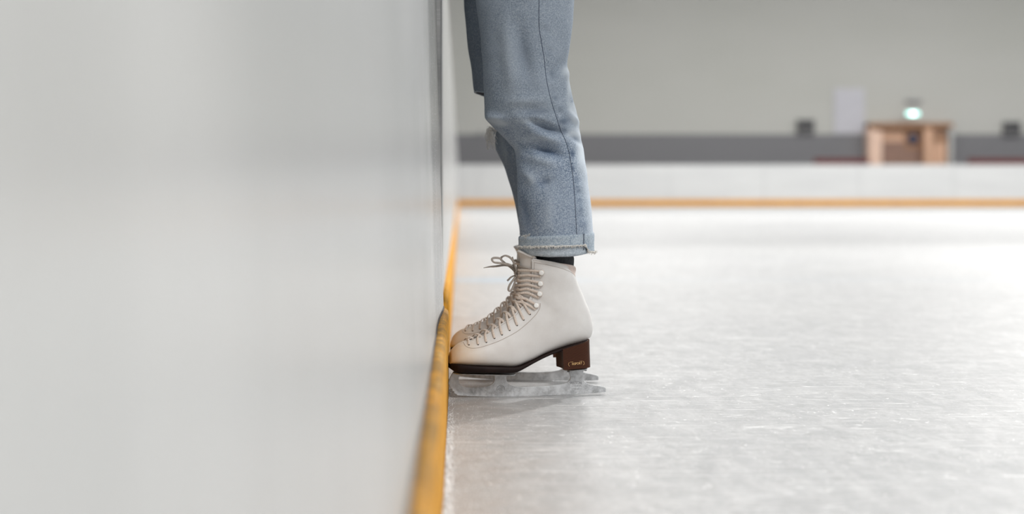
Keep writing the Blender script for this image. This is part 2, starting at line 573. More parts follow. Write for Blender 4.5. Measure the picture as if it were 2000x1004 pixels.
# kick plates
def kick(ya, yb, face, mat, n):
    bm = bmesh.new()
    top = 0.16
    rows = []
    for i in range(n + 1):
        y = ya + (yb - ya) * i / n
        f = face + 0.0009 * noise.noise(Vector((0, y * 4, 5)))
        tz = top + 0.0012 * noise.noise(Vector((3, y * 7, 1)))
        pr = [(-0.047, 0.0), (f + 0.0006, 0.0), (f, 0.03), (f, 0.10), (f, tz - 0.011), (f - 0.002, tz - 0.005), (f - 0.006, tz - 0.001), (f - 0.010, tz), (-0.047, tz)]
        rows.append([Vector((x, y, z)) for x, z in pr])
    V = grid(bm, rows, closed_u=True)
    bm.faces.new(V[0]); bm.faces.new(list(reversed(V[-1])))
    return struct('baseboard_left', bm, mat, True)
kick(-1.6, YJ, -0.0213, M_kick, 200)
kick(YJ + 0.003, YF, -0.0235, M_kick2, 40)
# dark gap above the near kick plate
bm = bmesh.new()
rows = [[Vector((board_x(y, 0.162, True) - 0.004, y, 0.158)), Vector((board_x(y, 0.162, True) + 0.0022, y, 0.158)),
         Vector((board_x(y, 0.166, True) + 0.0016, y, 0.1642)), Vector((board_x(y, 0.166, True) - 0.004, y, 0.1652))] for y in [-1.6 + (YJ + 1.6) * i / 60 for i in range(61)]]
V = grid(bm, rows, closed_u=True); bm.faces.new(V[0]); bm.faces.new(list(reversed(V[-1])))
struct('trim_2', bm, M_gap, True)

# far boards: panels with narrow joints
bm = bmesh.new()
x = -0.04
xs = [0.50]
while xs[-1] < 26: xs.append(xs[-1] + 2.44)
a = -0.14
for b in xs:
    box(bm, (a, YF, 0), (min(b, 26), YF + 0.10, 1.058), 0.006)
    a = b + 0.012
box(bm, (-0.14, YF + 0.02, 0), (26, YF + 0.09, 1.04))
struct('wall_far', bm, M_far, cat='rink boards')
bm = bmesh.new(); box(bm, (-0.02, YF - 0.018, 0), (26, YF, 0.163), 0.005)
struct('baseboard_far', bm, M_kick2)
# hall wall behind
YW = 40.0
bm = bmesh.new(); box(bm, (-8, YW, -0.1), (36, YW + 0.2, 10))
struct('wall_back', bm, M_hall)
bm = bmesh.new(); box(bm, (-8.2, -2, -0.1), (-8, YW + 0.2, 10)); struct('wall_side', bm, simple('side_wall_paint', (0.5, 0.5, 0.49), 0.8, 0.03, 1))
bm = bmesh.new(); box(bm, (-8, -2, 9.9), (30, YW, 10.1)); struct('ceiling', bm, simple('ceiling_paint', (0.62, 0.62, 0.61), 0.9, 0.03, 1))

# ------------------------------------------------------------------ things on and before the hall wall
def wx(px, Y=YW): return (px - VX) * Y / F
def wz(py, Y=YW): return H - (py - VY) * Y / F

M_wood = simple('pale_plywood', (0.74, 0.46, 0.31), 0.5, 0.10, 3)
M_wood_l = simple('light_plywood', (0.92, 0.66, 0.52), 0.5, 0.08, 3)
M_wood_d = simple('brown_plywood', (0.36, 0.19, 0.10), 0.5, 0.10, 3)
M_wood_m = simple('dull_brown_door', (0.30, 0.18, 0.135), 0.5, 0.10, 3)
M_black = simple('black_plastic', (0.015, 0.015, 0.018), 0.5)
M_grey = simple('grey_metal', (0.30, 0.30, 0.31), 0.5)
M_dgrey = simple('dark_grey_metal', (0.17, 0.17, 0.175), 0.6)
M_navy = simple('navy_disc', (0.015, 0.035, 0.09), 0.4)
M_white = simple('white_frame', (0.55, 0.56, 0.55), 0.5, 0.03)

dy = YW - 0.40
def bx(x0, x1, y0, y1, ya, yb, Y=dy):
    """box from px rectangle at depth Y, between ya and yb"""
    return (wx(x0, Y), ya, wz(y1, Y)), (wx(x1, Y), yb, wz(y0, Y))
root = empty('wooden_entrance', (wx(1778, dy), dy + 0.3, -0.02))
tag(root, 'pale wooden entrance box with doors against the far hall wall, under the lit exit sign', 'entrance')
def rp(name, boxes, m, parent=root, bev=0.006):
    bm = bmesh.new()
    base = Vector(root.location)
    for a, b in boxes:
        a = Vector(a) - base; b = Vector(b) - base
        box(bm, a, b, bev)
    return link(name, bm, m, parent, False)
zb = -0.02
def rb(px0, px1, z0, z1, ya, yb):
    return ((wx(px0, dy), ya, z0), (wx(px1, dy), yb, z1))
ztop = wz(241, dy)
rp('side_panel', [rb(1697, 1703, zb, ztop, dy, YW)], M_wood_l)
rp('side_panel', [rb(1854, 1861, zb, ztop, dy, YW)], M_white)
rp('canopy', [rb(1697, 1861, ztop - 0.12, ztop + 0.02, dy - 0.03, YW)], M_wood_d)
rp('back_panel', [rb(1700, 1858, zb, ztop - 0.13, YW - 0.08, YW - 0.02)], M_wood)
rp('inner_panel', [rb(1703, 1724, zb, ztop - 0.2, dy + 0.05, dy + 0.12)], M_wood_l)
d1 = rp('door', [rb(1727, 1806, zb, wz(276, dy), dy + 0.25, dy + 0.30)], M_wood_m)
tag(d1, 'dull brown door leaf set back in the middle')
bm = bmesh.new()
c = Vector((wx(1788, dy), dy + 0.2, wz(271, dy))) - Vector(root.location)
disc_button(bm, c, Vector((0, -1, 0)), 0.15, 0.04, 32)
pl = link('round_plate', bm, M_navy, root); tag(pl, 'dark blue round plate')
rp('plate_backing', [rb(1774, 1806, wz(290, dy), wz(253, dy), dy + 0.235, dy + 0.36)], M_wood_d)
rp('post', [rb(1806, 1822, zb, ztop - 0.12, dy + 0.02, dy + 0.12)], M_wood)
d2 = rp('door', [rb(1826, 1853, zb, wz(276, dy), dy + 0.14, dy + 0.19)], M_wood); tag(d2, 'narrow pale door leaf on the right')
rp('door_head', [rb(1823, 1853, wz(276, dy), wz(266, dy), dy + 0.08, dy + 0.20)], M_wood_d)
bm = bmesh.new(); base = Vector(root.location)
tube(bm, smooth_path([(wx(1843, dy) - base.x, dy + 0.14 - base.y, 1.08), (wx(1843, dy) - base.x, dy + 0.08 - base.y, 1.09), (wx(1843, dy) - base.x, dy + 0.08 - base.y, 1.24), (wx(1843, dy) - base.x, dy + 0.14 - base.y, 1.25)], 4), 0.015)
link('handle', bm, M_grey, d2)

# lit exit sign
ys = YW - 0.55
ex = empty('exit_sign', (wx(1783, ys), ys, wz(222, ys)))
tag(ex, 'glowing pale green exit sign above the wooden entrance', 'exit sign')
M_em = NT('lit_sign_face'); M_em.b.inputs['Emission Color'].default_value = (0.55, 1.0, 0.92, 1); M_em.b.inputs['Emission Strength'].default_value = 2.4; M_em.col((0.3, 0.8, 0.7)); M_em = M_em.m
M_em2 = NT('lit_sign_pictogram'); M_em2.b.inputs['Emission Color'].default_value = (0.93, 1.0, 1.0, 1); M_em2.b.inputs['Emission Strength'].default_value = 8.0; M_em2 = M_em2.m
bm = bmesh.new(); box(bm, (-0.185, 0.0, -0.062), (0.185, 0.06, 0.062), 0.008); link('housing', bm, M_white, ex, False)
bm = bmesh.new(); box(bm, (-0.17, -0.006, -0.05), (0.17, 0.0, 0.05), 0.002); fc = link('lit_face', bm, M_em, ex, False)
bm = bmesh.new()   # running figure in a doorway
disc_button(bm, Vector((-0.005, -0.008, 0.036)), Vector((0, -1, 0)), 0.012, 0.002, 12)
for a, b in (((0.0, 0.02), (0.012, -0.012)), ((0.012, -0.012), (-0.02, -0.025)), ((-0.02, -0.025), (-0.035, -0.045)), ((0.012, -0.012), (0.03, -0.045)), ((0.0, 0.016), (-0.03, 0.004)), ((0.0, 0.016), (0.028, 0.002))):
    tube(bm, [Vector((a[0], -0.008, a[1])), Vector((b[0], -0.008, b[1]))], 0.007)
link('pictogram', bm, M_em2, fc)
bm = bmesh.new(); box(bm, (-0.02, 0.06, -0.02), (0.02, 0.55, 0.02)); link('wall_arm', bm, M_white, ex, False)
# small grey fitting above it
bm = bmesh.new(); Yq = YW
box(bm, (wx(1768), YW - 0.10, wz(202)), (wx(1798), YW, wz(195)), 0.02)
box(bm, (wx(1776), YW - 0.14, wz(201)), (wx(1790), YW - 0.09, wz(196)), 0.01)
tag(link('wall_fitting', bm, M_grey, None, False), 'small flat grey fitting on the far wall just above the glowing exit sign', 'wall fitting')
# white notice
nt = empty('notice_board', (wx(1659), YW - 0.022, wz(217)))
tag(nt, 'white notice board on the far wall left of the wooden entrance', 'notice board')
bm = bmesh.new(); box(bm, (wx(1628) - nt.location.x, -0.02, wz(262) - nt.location.z), (wx(1688) - nt.location.x, 0.02, wz(172) - nt.location.z), 0.01)
link('backing_board', bm, simple('white_board', (0.60, 0.60, 0.64), 0.6, 0.03, 2), nt, False)
bm = bmesh.new(); box(bm, (wx(1634) - nt.location.x, -0.027, wz(258) - nt.location.z), (wx(1685) - nt.location.x, -0.02, wz(184) - nt.location.z))
link('notice_sheet', bm, simple('paper', (0.60, 0.60, 0.65), 0.7, 0.04, 6), nt, False)
# dark wall boxes with two rows of openings
def wall_box(px, py, label):
    r = empty('wall_box', (wx(px), YW, wz(py)))
    tag(r, label, 'wall box', 'dark boxes on the far wall')
    bm = bmesh.new(); box(bm, (-0.235, -0.16, -0.20), (0.235, 0.0, 0.19), 0.015); link('casing', bm, M_dgrey, r, False)
    for z in (0.095, -0.035):
        bm = bmesh.new(); box(bm, (-0.20, -0.175, z - 0.042), (0.20, -0.155, z + 0.042), 0.006)
        link('opening', bm, M_black, r, False)
wall_box(1572, 247, 'small dark wall box with two black slots, left of the white notice board')
wall_box(1974, 251, 'small dark wall box with two black slots, at the right edge beyond the entrance')
bm = bmesh.new(); disc_button(bm, Vector((wx(938), YW, wz(262))), Vector((0, -1, 0)), 0.07, 0.08, 20)
tag(link('wall_fitting', bm, M_grey, None), 'tiny dark round fitting on the far wall beside the torn knee', 'wall fitting')
# benches behind the far boards
M_red = simple('maroon_vinyl', (0.13, 0.022, 0.022), 0.5, 0.15, 4)
def bench(x0, x1, label):
    Yb = 38.2
    r = empty('bench', ((wx(x0, Yb) + wx(x1, Yb)) / 2, Yb, -0.02))
    tag(r, label, 'bench', 'maroon benches behind the far boards')
    hw = (wx(x1, Yb) - wx(x0, Yb)) / 2
    top = wz(309, Yb) + 0.02
    bm = bmesh.new(); box(bm, (-hw, -0.06, 0.62), (hw, 0.05, top), 0.03); link('backrest', bm, M_red, r, False)
    bm = bmesh.new(); box(bm, (-hw, 0.05, 0.42), (hw, 0.50, 0.52), 0.03); link('seat', bm, M_red, r, False)
    n = max(2, int(hw / 0.6))
    for i in range(2):
        for yy in (0.0, 0.42):
            xx = -hw + 0.15 + i * (2 * hw - 0.3)
            bm = bmesh.new(); box(bm, (xx - 0.02, yy - 0.02, 0), (xx + 0.02, yy + 0.02, 0.43 if yy else 0.9)); link('leg', bm, M_grey, r, False)
bench(1589, 1697, 'maroon bench back just above the far boards, left of the wooden entrance')
bench(1890, 2090, 'maroon bench back just above the far boards, right of the wooden entrance')

# ------------------------------------------------------------------ figure skates
ST = [  # front/top point, bottom/back point (px), half width (m)
    ((878.6, 695), (878.8, 703), 0.006), ((880.6, 686.5), (879.6, 711), 0.019), ((887, 678.5), (885.5, 713), 0.028),
    ((898, 670.5), (898, 714.5), 0.0365), ((915, 663), (922, 716.7), 0.0435), ((935, 655), (950, 718), 0.047),
    ((955, 642.5), (980, 719), 0.0465), ((975, 624), (1008, 719.5), 0.0435), ((993, 606), (1036, 709), 0.039),
    ((1006, 590), (1071, 692.2), 0.0355), ((1012, 574), (1110, 679), 0.034), ((1013.5, 560), (1149, 665.5), 0.0335),
    ((1013, 548), (1157.2, 645), 0.034), ((1012.5, 538), (1152.5, 615), 0.0335), ((1012.5, 528), (1142, 588), 0.0340),
    ((1012.5, 518), (1130, 562), 0.0365), ((1013, 506), (1119, 539), 0.039)]
AX, AY = (980 - VX) * 2.758 / F, 2.758
TH = radians(10)
UD = Vector((cos(TH), sin(TH), 0)); VD = Vector((-sin(TH), cos(TH), 0))
def uz(px, py, v=0.0):
    """ray through a pixel meets the near skate's plane local y = v; returns local (u, z)"""
    d = Vector(((px - VX) / F, 1.0, -(py - VY) / F))
    A = Vector((AX, AY, 0)) + VD * v
    t = A.dot(VD) / d.dot(VD)
    P = d * t
    u = (P - A).dot(UD)
    return u, H + P.z
STL = []
for k_, (f, b, hw) in enumerate(ST):
    fu, bu = uz(*f), uz(*b, v=-hw * 0.85 * max(0.0, min(1.0, (12 - k_) / 2.0)))
    STL.append((fu[0], fu[1], bu[0], bu[1], hw))
NS = len(ST) - 1
def surf(st, ph, off=0.0, collar=0.0):
    """point of the boot skin: st along the boot, ph around (0 = front ridge, pi = bottom / back), near side 0..pi"""
    fu, fz, bu, bz, hw = crom(STL, st)
    h = (1 + cos(ph)) / 2
    foot = max(0.0, min(1.0, (11.5 - st) / 3.0))
    q = 0.52 * foot + 0.92 * (1 - foot)
    sn = abs(sin(ph)) ** q * (1 if sin(ph) >= 0 else -1)
    k = 0.42 * foot + 0.06 * (1 - foot)
    sh = (1 - k * h ** 1.3)
    v = -hw * sn * sh * (1.0 + 0.10 * foot)
    u = bu + (fu - bu) * h
    z = bz + (fz - bz) * h
    if st > 11.5:                                       # the collar rises at the sides
        e = ((st - 11.5) / (NS - 11.5)) ** 2
        z += e * 0.0128 * abs(sin(ph)) ** 0.8 * (1 - 0.55 * cos(ph))
        # hollow above the ankle
        v *= 1 - 0.0 * e
    if off:
        a = surf(st, ph + 0.01); b = surf(st, ph - 0.01)
        c = surf(min(st + 0.02, NS), ph); d = surf(max(st - 0.02, 0), ph)
        n_ = (a - b).cross(c - d)
        if n_.length > 1e-12:
            n_.normalize()
            cc = Vector(((fu + bu) / 2, 0, (fz + bz) / 2))
            if n_.dot(Vector((u, v, z)) - cc) < 0: n_ = -n_
            return Vector((u, v, z)) + n_ * off
    return Vector((u, v, z))
def snorm(st, ph):
    return (surf(st, ph, 0.01) - surf(st, ph)).normalized()

def proj(p):
    """pixel of a local point of the near skate"""
    P = Vector((AX, AY, 0)) + UD * p.x + VD * p.y + Vector((0, 0, p.z))
    return VX + F * P.x / P.y, VY - F * (P.z - H) / P.y
# lookup from pixel to (st, ph) on the camera side
LUT = []
for i in range(0, NS * 10 + 1):
    for j in range(0, 64):
        ph = pi * (j + 0.5) / 64
        s_ = i / 10
        LUT.append((proj(surf(s_, ph)), s_, ph))
def find(px, py):
    best = min(LUT, key=lambda e: (e[0][0] - px) ** 2 + (e[0][1] - py) ** 2)
    s_, ph = best[1], best[2]
    stp = (0.06, 0.03)
    for it in range(14):
        cand = [(s_ + a * stp[0], ph + b * stp[1]) for a in (-1, 0, 1) for b in (-1, 0, 1)]
        cand = [(max(0, min(NS, a)), b) for a, b in cand]
        s_n, ph_n = min(cand, key=lambda c: sum((q - r) ** 2 for q, r in zip(proj(surf(*c)), (px, py))))
        if (s_n, ph_n) == (s_, ph): stp = (stp[0] * 0.5, stp[1] * 0.5)
        s_, ph = s_n, ph_n
    return s_, ph

# facing edge (where the leather opens over the tongue), px on the camera side
EDGE = [find(*p) for p in ((925, 663.5), (938, 660), (952, 653), (968, 641), (984, 630), (1001, 619), (1012, 607), (1024, 596), (1033, 586), (1038.5, 574), (1039.5, 555), (1039.5, 535), (1040, 517))]
EDGE.sort()
ST0 = 4.0
def phi_open(st):
    if st < ST0: return 0.0
    if st < EDGE[0][0]:
        return EDGE[0][1] * math.sqrt((st - ST0) / (EDGE[0][0] - ST0 + 1e-6))
    return interp(EDGE, st)

EYES_PX = [(916, 673.5), (934, 673), (950, 668.5), (966, 660.8), (980.7, 653.8), (995.5, 645), (1010, 635.4), (1023, 624.8), (1035.4, 613.8)]
HOOK_PX = [(1047, 597), (1054, 574), (1055.5, 554), (1057.5, 532)]
EYES = [find(*p) for p in EYES_PX]
HOOKS = [find(*p) for p in HOOK_PX]
SEAM_PX = [(905, 669), (908, 674), (912, 677.5), (919.5, 680), (933, 679.7), (947, 676), (962, 671), (975, 666), (987.5, 660), (1001, 653), (1013, 645.5), (1026, 635), (1038.5, 623.4), (1048.7, 612), (1054.5, 601), (1055, 592)]
SEAM = [find(*p) for p in SEAM_PX]

def build_skate(sg, main):
    """sg = +1: left skate (outer side towards -y), -1: mirrored"""
    r = empty('ice_skate', (0, 0, 0))
    def mir(bm):
        if sg < 0:
            for v in bm.verts: v.co.y *= -1
    def add(name, bm, m, parent=r, smooth=True):
        mir(bm)
        return link(name, bm, m, parent, smooth)
    # ---- upper
    bm = bmesh.new()
    rows = []
    n_st = 150
    for i in range(n_st + 1):
        st = NS * (i / n_st)
        po = phi_open(st)
        rows.append([surf(st, po + (2 * pi - 2 * po) * j / 96) for j in range(97)])
    grid(bm, rows)
    bmesh.ops.remove_doubles(bm, verts=bm.verts, dist=0.00015)
    # close the toe tip
    es = [e for e in bm.edges if e.is_boundary and all(v.co.x < rows[0][0].x + 0.0015 and v.co.z < 0.085 for v in e.verts)]
    try: bmesh.ops.holes_fill(bm, edges=es, sides=0)
    except Exception: pass
    boot = add('boot', bm, M_leather)
    sd = boot.modifiers.new('thickness', 'SOLIDIFY'); sd.thickness = 0.0022; sd.offset = -1
    tag(boot, 'white leather boot upper with yellowed scuffed toe')
    # ---- seam lines
    bm = bmesh.new()
    sp = smooth_path([(a, b, 0) for a, b in SEAM], 6)
    for s2 in (1, -1):
        tube(bm, [surf(p.x, s2 * p.y if s2 > 0 else 2 * pi - p.y, 0.0002) for p in sp], 0.00042, 5)
    # line along the opening edge and the collar
    for s2 in (1, -1):
        pts = []
        for k in range(60):
            st = EDGE[3][0] + (NS - 0.25 - EDGE[3][0]) * k / 59
            ph = phi_open(st) + 0.075
            pts.append(surf(st, ph if s2 > 0 else 2 * pi - ph, 0.0002))
        tube(bm, pts, 0.0003, 5)
    pts = []
    for k in range(90):
        ph = phi_open(NS - 0.3) + 0.09 + (2 * pi - 2 * phi_open(NS - 0.3) - 0.18) * k / 89
        pts.append(surf(NS - 0.32, ph, 0.0002))
    tube(bm, pts, 0.0003, 5)
    add('stitching', bm, M_stitch, boot)
    # rolled edge of the opening and the collar
    bm = bmesh.new()
    pts = [surf(EDGE[0][0] - 0.1 + (NS - EDGE[0][0] + 0.1) * k / 70, phi_open(EDGE[0][0] - 0.1 + (NS - EDGE[0][0] + 0.1) * k / 70), -0.0006) for k in range(71)]
    tube(bm, pts, 0.0012, 8)
    tube(bm, [Vector((p.x, -p.y, p.z)) for p in pts], 0.0012, 8)
    po = phi_open(NS)
    tube(bm, [surf(NS, po + (2 * pi - 2 * po) * k / 90, -0.0008) for k in range(91)], 0.0014, 8)
    add('edge_binding', bm, M_leather, boot)
    # ---- tongue
    bm = bmesh.new()
    rows = []
    for i in range(90):
        st = 4.3 + (NS - 4.3) * i / 89
        m_ = min(1.6, phi_open(st) + 0.45) if st < NS - 2.5 else min(1.6, phi_open(st) + 0.45) - 0.30 * (st - NS + 2.5) / 2.5
        off = -0.0035 if st > 5 else -0.0035
        rows.append([surf(st, -m_ + 2 * m_ * j / 32, off) for j in range(33)])
    last = rows[-1]
    for k in range(1, 10):     # stands up above the collar, under the trouser hem
        f = k / 9
        rows.append([p + Vector((-0.004 * f - 0.004 * f * f * (1 - abs(j - 16) / 16), 0, 0.0145 * f * (1 - 0.92 * (abs(j - 16) / 16) ** 1.5))) for j, p in enumerate(last)])
    grid(bm, rows)
    tg = add('tongue', bm, M_tongue)
    pm = min(tg.data.polygons, key=lambda p: abs(p.center.y) + abs(p.center.z - 0.2))
    if pm.normal.x > 0: tg.data.flip_normals()
    sd = tg.modifiers.new('thickness', 'SOLIDIFY'); sd.thickness = 0.005; sd.offset = -1
    # ---- padded lining
    bm = bmesh.new()
    rows = []
    for i in range(8):
        f = i / 7
        row = []
        for j in range(65):
            ph = 1.25 + (2 * pi - 2.5) * j / 64
            back = max(0.0, -cos(ph)) ** 2.5
            p = surf(NS - 1.2 + 1.2 * min(1, f * 1.3), ph, -0.0035)
            if f > 0.77:
                p = p.copy()
            rise = max(0, (f - 0.55) / 0.45)
            p = p + Vector((0.0070 * back * rise, 0, (0.0125 * back + 0.001) * rise))
            row.append(p)
        rows.append(row)
    grid(bm, rows)
    li = add('collar_lining', bm, M_lining)
    sd = li.modifiers.new('thickness', 'SOLIDIFY'); sd.thickness = 0.006; sd.offset = 0
    sb = li.modifiers.new('round', 'SUBSURF'); sb.levels = 1; sb.render_levels = 1
    # ---- sole
    bm = bmesh.new()
    SO = [(879.6, 711, 717, .012), (882, 711.5, 722, .021), (888, 712.8, 725.8, .029), (898, 714, 727.5, .036), (922, 716, 728, .043), (950, 717.5, 728.3, .0465), (980, 718.3, 728.7, .0455), (998, 719, 728.8, .0435),
          (1010, 718.8, 727, .042), (1023, 714.6, 720.8, .0375), (1047, 703, 707.4, .0325), (1072, 691.6, 695.2, .0305), (1098, 682.2, 685.4, .0300), (1125, 674.0, 676.8, .0300), (1140, 668.8, 671.2, .0265), (1148, 665.8, 668.0, .018)]
    loc = []
    for px, a, b, hw in SO:
        u, z1 = uz(px, a, -hw * 0.9); _, z0 = uz(px, b, -hw * 0.95)
        loc.append((u, z1 + 0.0012, z0, hw))
    rows = []
    K = (len(loc) - 1) * 5
    for i in range(K + 1):
        u, z1, z0, hw = crom(loc, i / 5)
        rows.append([Vector((u, y * hw, z)) for y, z in ((-0.97, z1), (-1, z1 - 0.0012), (-0.985, z0 + 0.0012), (-0.95, z0), (-0.5, z0), (0, z0), (0.5, z0), (0.95, z0), (0.985, z0 + 0.0012), (1, z1 - 0.0012), (0.97, z1), (0, z1))])
    V = grid(bm, rows, closed_u=True); bm.faces.new(V[0]); bm.faces.new(list(reversed(V[-1])))
    sole = add('sole', bm, M_sole); tag(sole, 'thin dark brown leather sole')
    # ---- heel block
    bm = bmesh.new()
    rows = []
    for i in range(13):
        f = i / 12
        uf = uz(1098.3 + 2.3 * f, 690, -0.027)[0]
        ub = uz(1148.6 + 1.8 * f, 690)[0]
        hw = 0.0305 - 0.0015 * f + 0.002 * abs(f - 0.5)
        ring = []
        pts = [(uf, -hw)] + [(uf + 0.003 * sin(pi * k / 8), -hw + 2 * hw * k / 8) for k in range(1, 8)] + [(uf, hw)]
        for k in range(0, 21):
            a = pi / 2 - pi * k / 20
            rx = 0.024
            pts.append((ub - rx + rx * max(0, cos(a)) ** 0.8, hw * (abs(sin(a)) ** 0.7) * (1 if sin(a) > 0 else -1)))
        for u, v in pts:
            # top follows the sole, bottom is level with the blade plate
            g = (u - uf) / (ub - uf)
            ztop_ = uz(1098, 684, -.029)[1] + (uz(1150, 667.0, -.029)[1] - uz(1098, 684, -.029)[1]) * g
            zbot_ = uz(1100, 722.8, -.029)[1] + (uz(1150, 718.2, -.029)[1] - uz(1100, 722.8, -.029)[1]) * g
            z = ztop_ + (zbot_ - ztop_) * f + (0.002 if i == 0 else 0)
            ring.append(Vector((u, v, z)))
        rows.append(ring)
    V = grid(bm, rows, closed_u=True); bm.faces.new(V[0]); bm.faces.new(list(reversed(V[-1])))
    heel = add('heel', bm, M_heel, smooth=False); tag(heel, 'dark brown stacked heel block')
    # heel stamp on the outer side
    if main:
        vv = -0.0302
        cu, cz = uz(1125.5, 710.5, vv)
        tilt = radians(4)
        def xf(c):
            x = c.x * cos(tilt) - c.y * sin(tilt); y = c.x * sin(tilt) + c.y * cos(tilt)
            return Vector((cu + x, vv - c.z - 0.0004, cz + y))
        text_mesh('heel_lettering', 'RISPORT', 0.0062, M_gold, heel, lambda c: xf(Vector((c.x * 0.86 + 0.0015, c.y, c.z))), 0.00015)
        bm = bmesh.new()
        for s2 in (-1, 1):
            arc = []
            for k in range(13):
                a = radians(-70 + 140 * k / 12)
                arc.append(xf(Vector((s2 * (0.0125 + 0.0032 * cos(a)), 0.0038 * sin(a), 0.0002))))
            tube(bm, arc, 0.00033, 5)
        tube(bm, [xf(Vector((-0.0125, 0.0042, 0.0002))), xf(Vector((-0.006, 0.0042, 0.0002)))], 0.00025, 5)
        tube(bm, [xf(Vector((0.006, 0.0042, 0.0002))), xf(Vector((0.0125, 0.0042, 0.0002)))], 0.00025, 5)
        link('heel_stamp', bm, M_gold, heel)
    # ---- blade
    OUT = [(889, 727.5), (885, 727.6), (882, 731), (879.6, 735.5), (876.8, 741.5), (875.8, 748), (876.2, 751), (878, 751.5), (877.9, 754.6), (880.4, 755.2), (880.2, 758.4), (883.2, 759.4), (883.3, 763), (886.8, 764.4), (887.6, 768.4), (891, 769.6), (893, 772)]
    BOT = [(919.5, 773.6), (945, 774.6), (970, 774.9), (1000, 774.4), (1035, 773.5), (1076, 772.1), (1101, 770.6), (1119, 769.8), (1135, 769.2), (1150.5, 768.2), (1167, 767), (1181, 765.8), (1182.7, 765.2)]
    TAIL = [(1182.9, 759.5), (1181.5, 756.8), (1178.6, 755.3), (1172, 754.3), (1163.7, 753), (1155, 751.4), (1150.5, 750.3), (1145.5, 748), (1142, 745.5), (1139.3, 742), (1137.8, 737), (1137.5, 732), (1138.8, 726.6), (1141, 719.5)]
    TOP2 = [(1107.5, 721.8), (1111, 728), (1113, 732), (1114, 737), (1112.8, 741.5), (1108.5, 746), (1101, 749.5), (1090, 751.8), (1076, 753.6), (1056, 755.2), (1035, 755.8), (1020, 755.9), (1007, 755.3), (1000, 753.6), (995, 751), (991.5, 747.6), (989.4, 743.5), (988.2, 738), (989, 733.6), (991.5, 730.2), (993, 729.3)]
    TOP1 = [(963, 729.3), (965, 733), (966, 738), (965.2, 744), (962.8, 748), (959, 751), (954.5, 753.6), (949, 755.3), (940, 756.5), (927.8, 757), (918, 757), (911, 756.4), (904.5, 755), (899.7, 752.4), (896.8, 748), (895.4, 743), (895.8, 738), (898, 733.5), (901, 730.6), (904, 728.7)]
    pts = [uz(*p) for p in OUT + BOT + TAIL + TOP2 + TOP1]
    # the running edge rests on the ice
    lo = min(z for _, z in pts)
    bm = bmesh.new()
    th = 0.0019
    prism(bm, [(u, z) for u, z in pts], -th, th)
    blade = add('blade', bm, M_blade, smooth=False)
    bv = blade.modifiers.new('edge', 'BEVEL'); bv.width = 0.0004; bv.segments = 2; bv.limit_method = 'ANGLE'
    tag(blade, 'frosted steel blade with toe picks and two openings')
    # mounting plates
    def plate(px0, px1, py0, py1, hw0, hw1, nm):
        bm = bmesh.new()
        u0, z0 = uz(px0, py0); u1, z1 = uz(px1, py1)
        out = []
        for k in range(17):
            a = pi / 2 + pi * k / 16
            out.append((u0 + hw0 * 0.6 + hw0 * 0.6 * cos(a), hw0 * sin(a)))
        for k in range(17):
            a = -pi / 2 + pi * k / 16
            out.append((u1 - hw1 * 0.6 + hw1 * 0.6 * cos(a), hw1 * sin(a)))
        A = [bm.verts.new((u, v, z0 + (z1 - z0) * (u - u0) / (u1 - u0))) for u, v in out]
        B = [bm.verts.new((p.co.x, p.co.y, p.co.z - 0.0016)) for p in A]
        bm.faces.new(A); bm.faces.new(list(reversed(B)))
        for k in range(len(A)): bm.faces.new((A[k], A[(k + 1) % len(A)], B[(k + 1) % len(A)], B[k]))
        add(nm, bm, M_blade, blade, False)
    plate(885, 1006, 727.4, 728.7, 0.026, 0.032, 'sole_plate')
    plate(1102, 1146, 721.4, 717.9, 0.024, 0.024, 'heel_plate')
    # screws at the plates' edges
    for px, py in ((903, 728.4), (979, 730.2), (1106, 723.6), (1139, 721.2)):
        for s2 in (-1, 1):
            u, z = uz(px, py)
            bm = bmesh.new(); disc_button(bm, Vector((u, s2 * 0.017, z)), Vector((0, 0, -1)), 0.0028, 0.0012, 12)
            add('screw', bm, M_etch, blade)
    if main:
        vv = -th
        def etch(txt, px, py, size, nm, sx=1.0):
            cu, cz = uz(px, py, vv)
            text_mesh(nm, txt, size, M_etch, blade, lambda c: Vector((cu + c.x * sx, vv - 0.00006 - c.z, cz + c.y)), 0.00004)
        etch('WILSON', 1124.5, 748.2, 0.0075, 'maker_lettering', 0.85)
        etch('MADE IN', 1127.5, 753.8, 0.0036, 'small_lettering', 1.0)
        etch('SHEFFIELD ENGLAND', 1126.5, 759.6, 0.0026, 'small_lettering', 0.85)
        etch('CC', 978, 760.8, 0.0060, 'emblem_lettering', 0.9)
        cu, cz = uz(978, 760.5, vv)
        bm = bmesh.new()
        tube(bm, [Vector((cu + 0.0078 * cos(radians(a)), vv - 0.00005, cz + 0.0078 * sin(radians(a)))) for a in range(-10, 191, 8)], 0.0004, 5)
        tube(bm, [Vector((cu + 0.0056 * cos(radians(a)), vv - 0.00005, cz + 0.0056 * sin(radians(a)))) for a in range(-10, 191, 10)], 0.0002, 5)
        link('emblem_ring', bm, M_etch, blade)
    # ---- eyelets
    for (st, ph) in EYES:
        for s2 in (1, -1):
            p2 = ph if s2 > 0 else 2 * pi - ph
            c = surf(st, p2, 0.0001); n_ = snorm(st, p2)
            bm = bmesh.new()
            x = n_.orthogonal().normalized(); y = n_.cross(x)
            disc_button(bm, c, n_, 0.00165, 0.0006, 14)
            add('eyelet', bm, M_hole, boot)
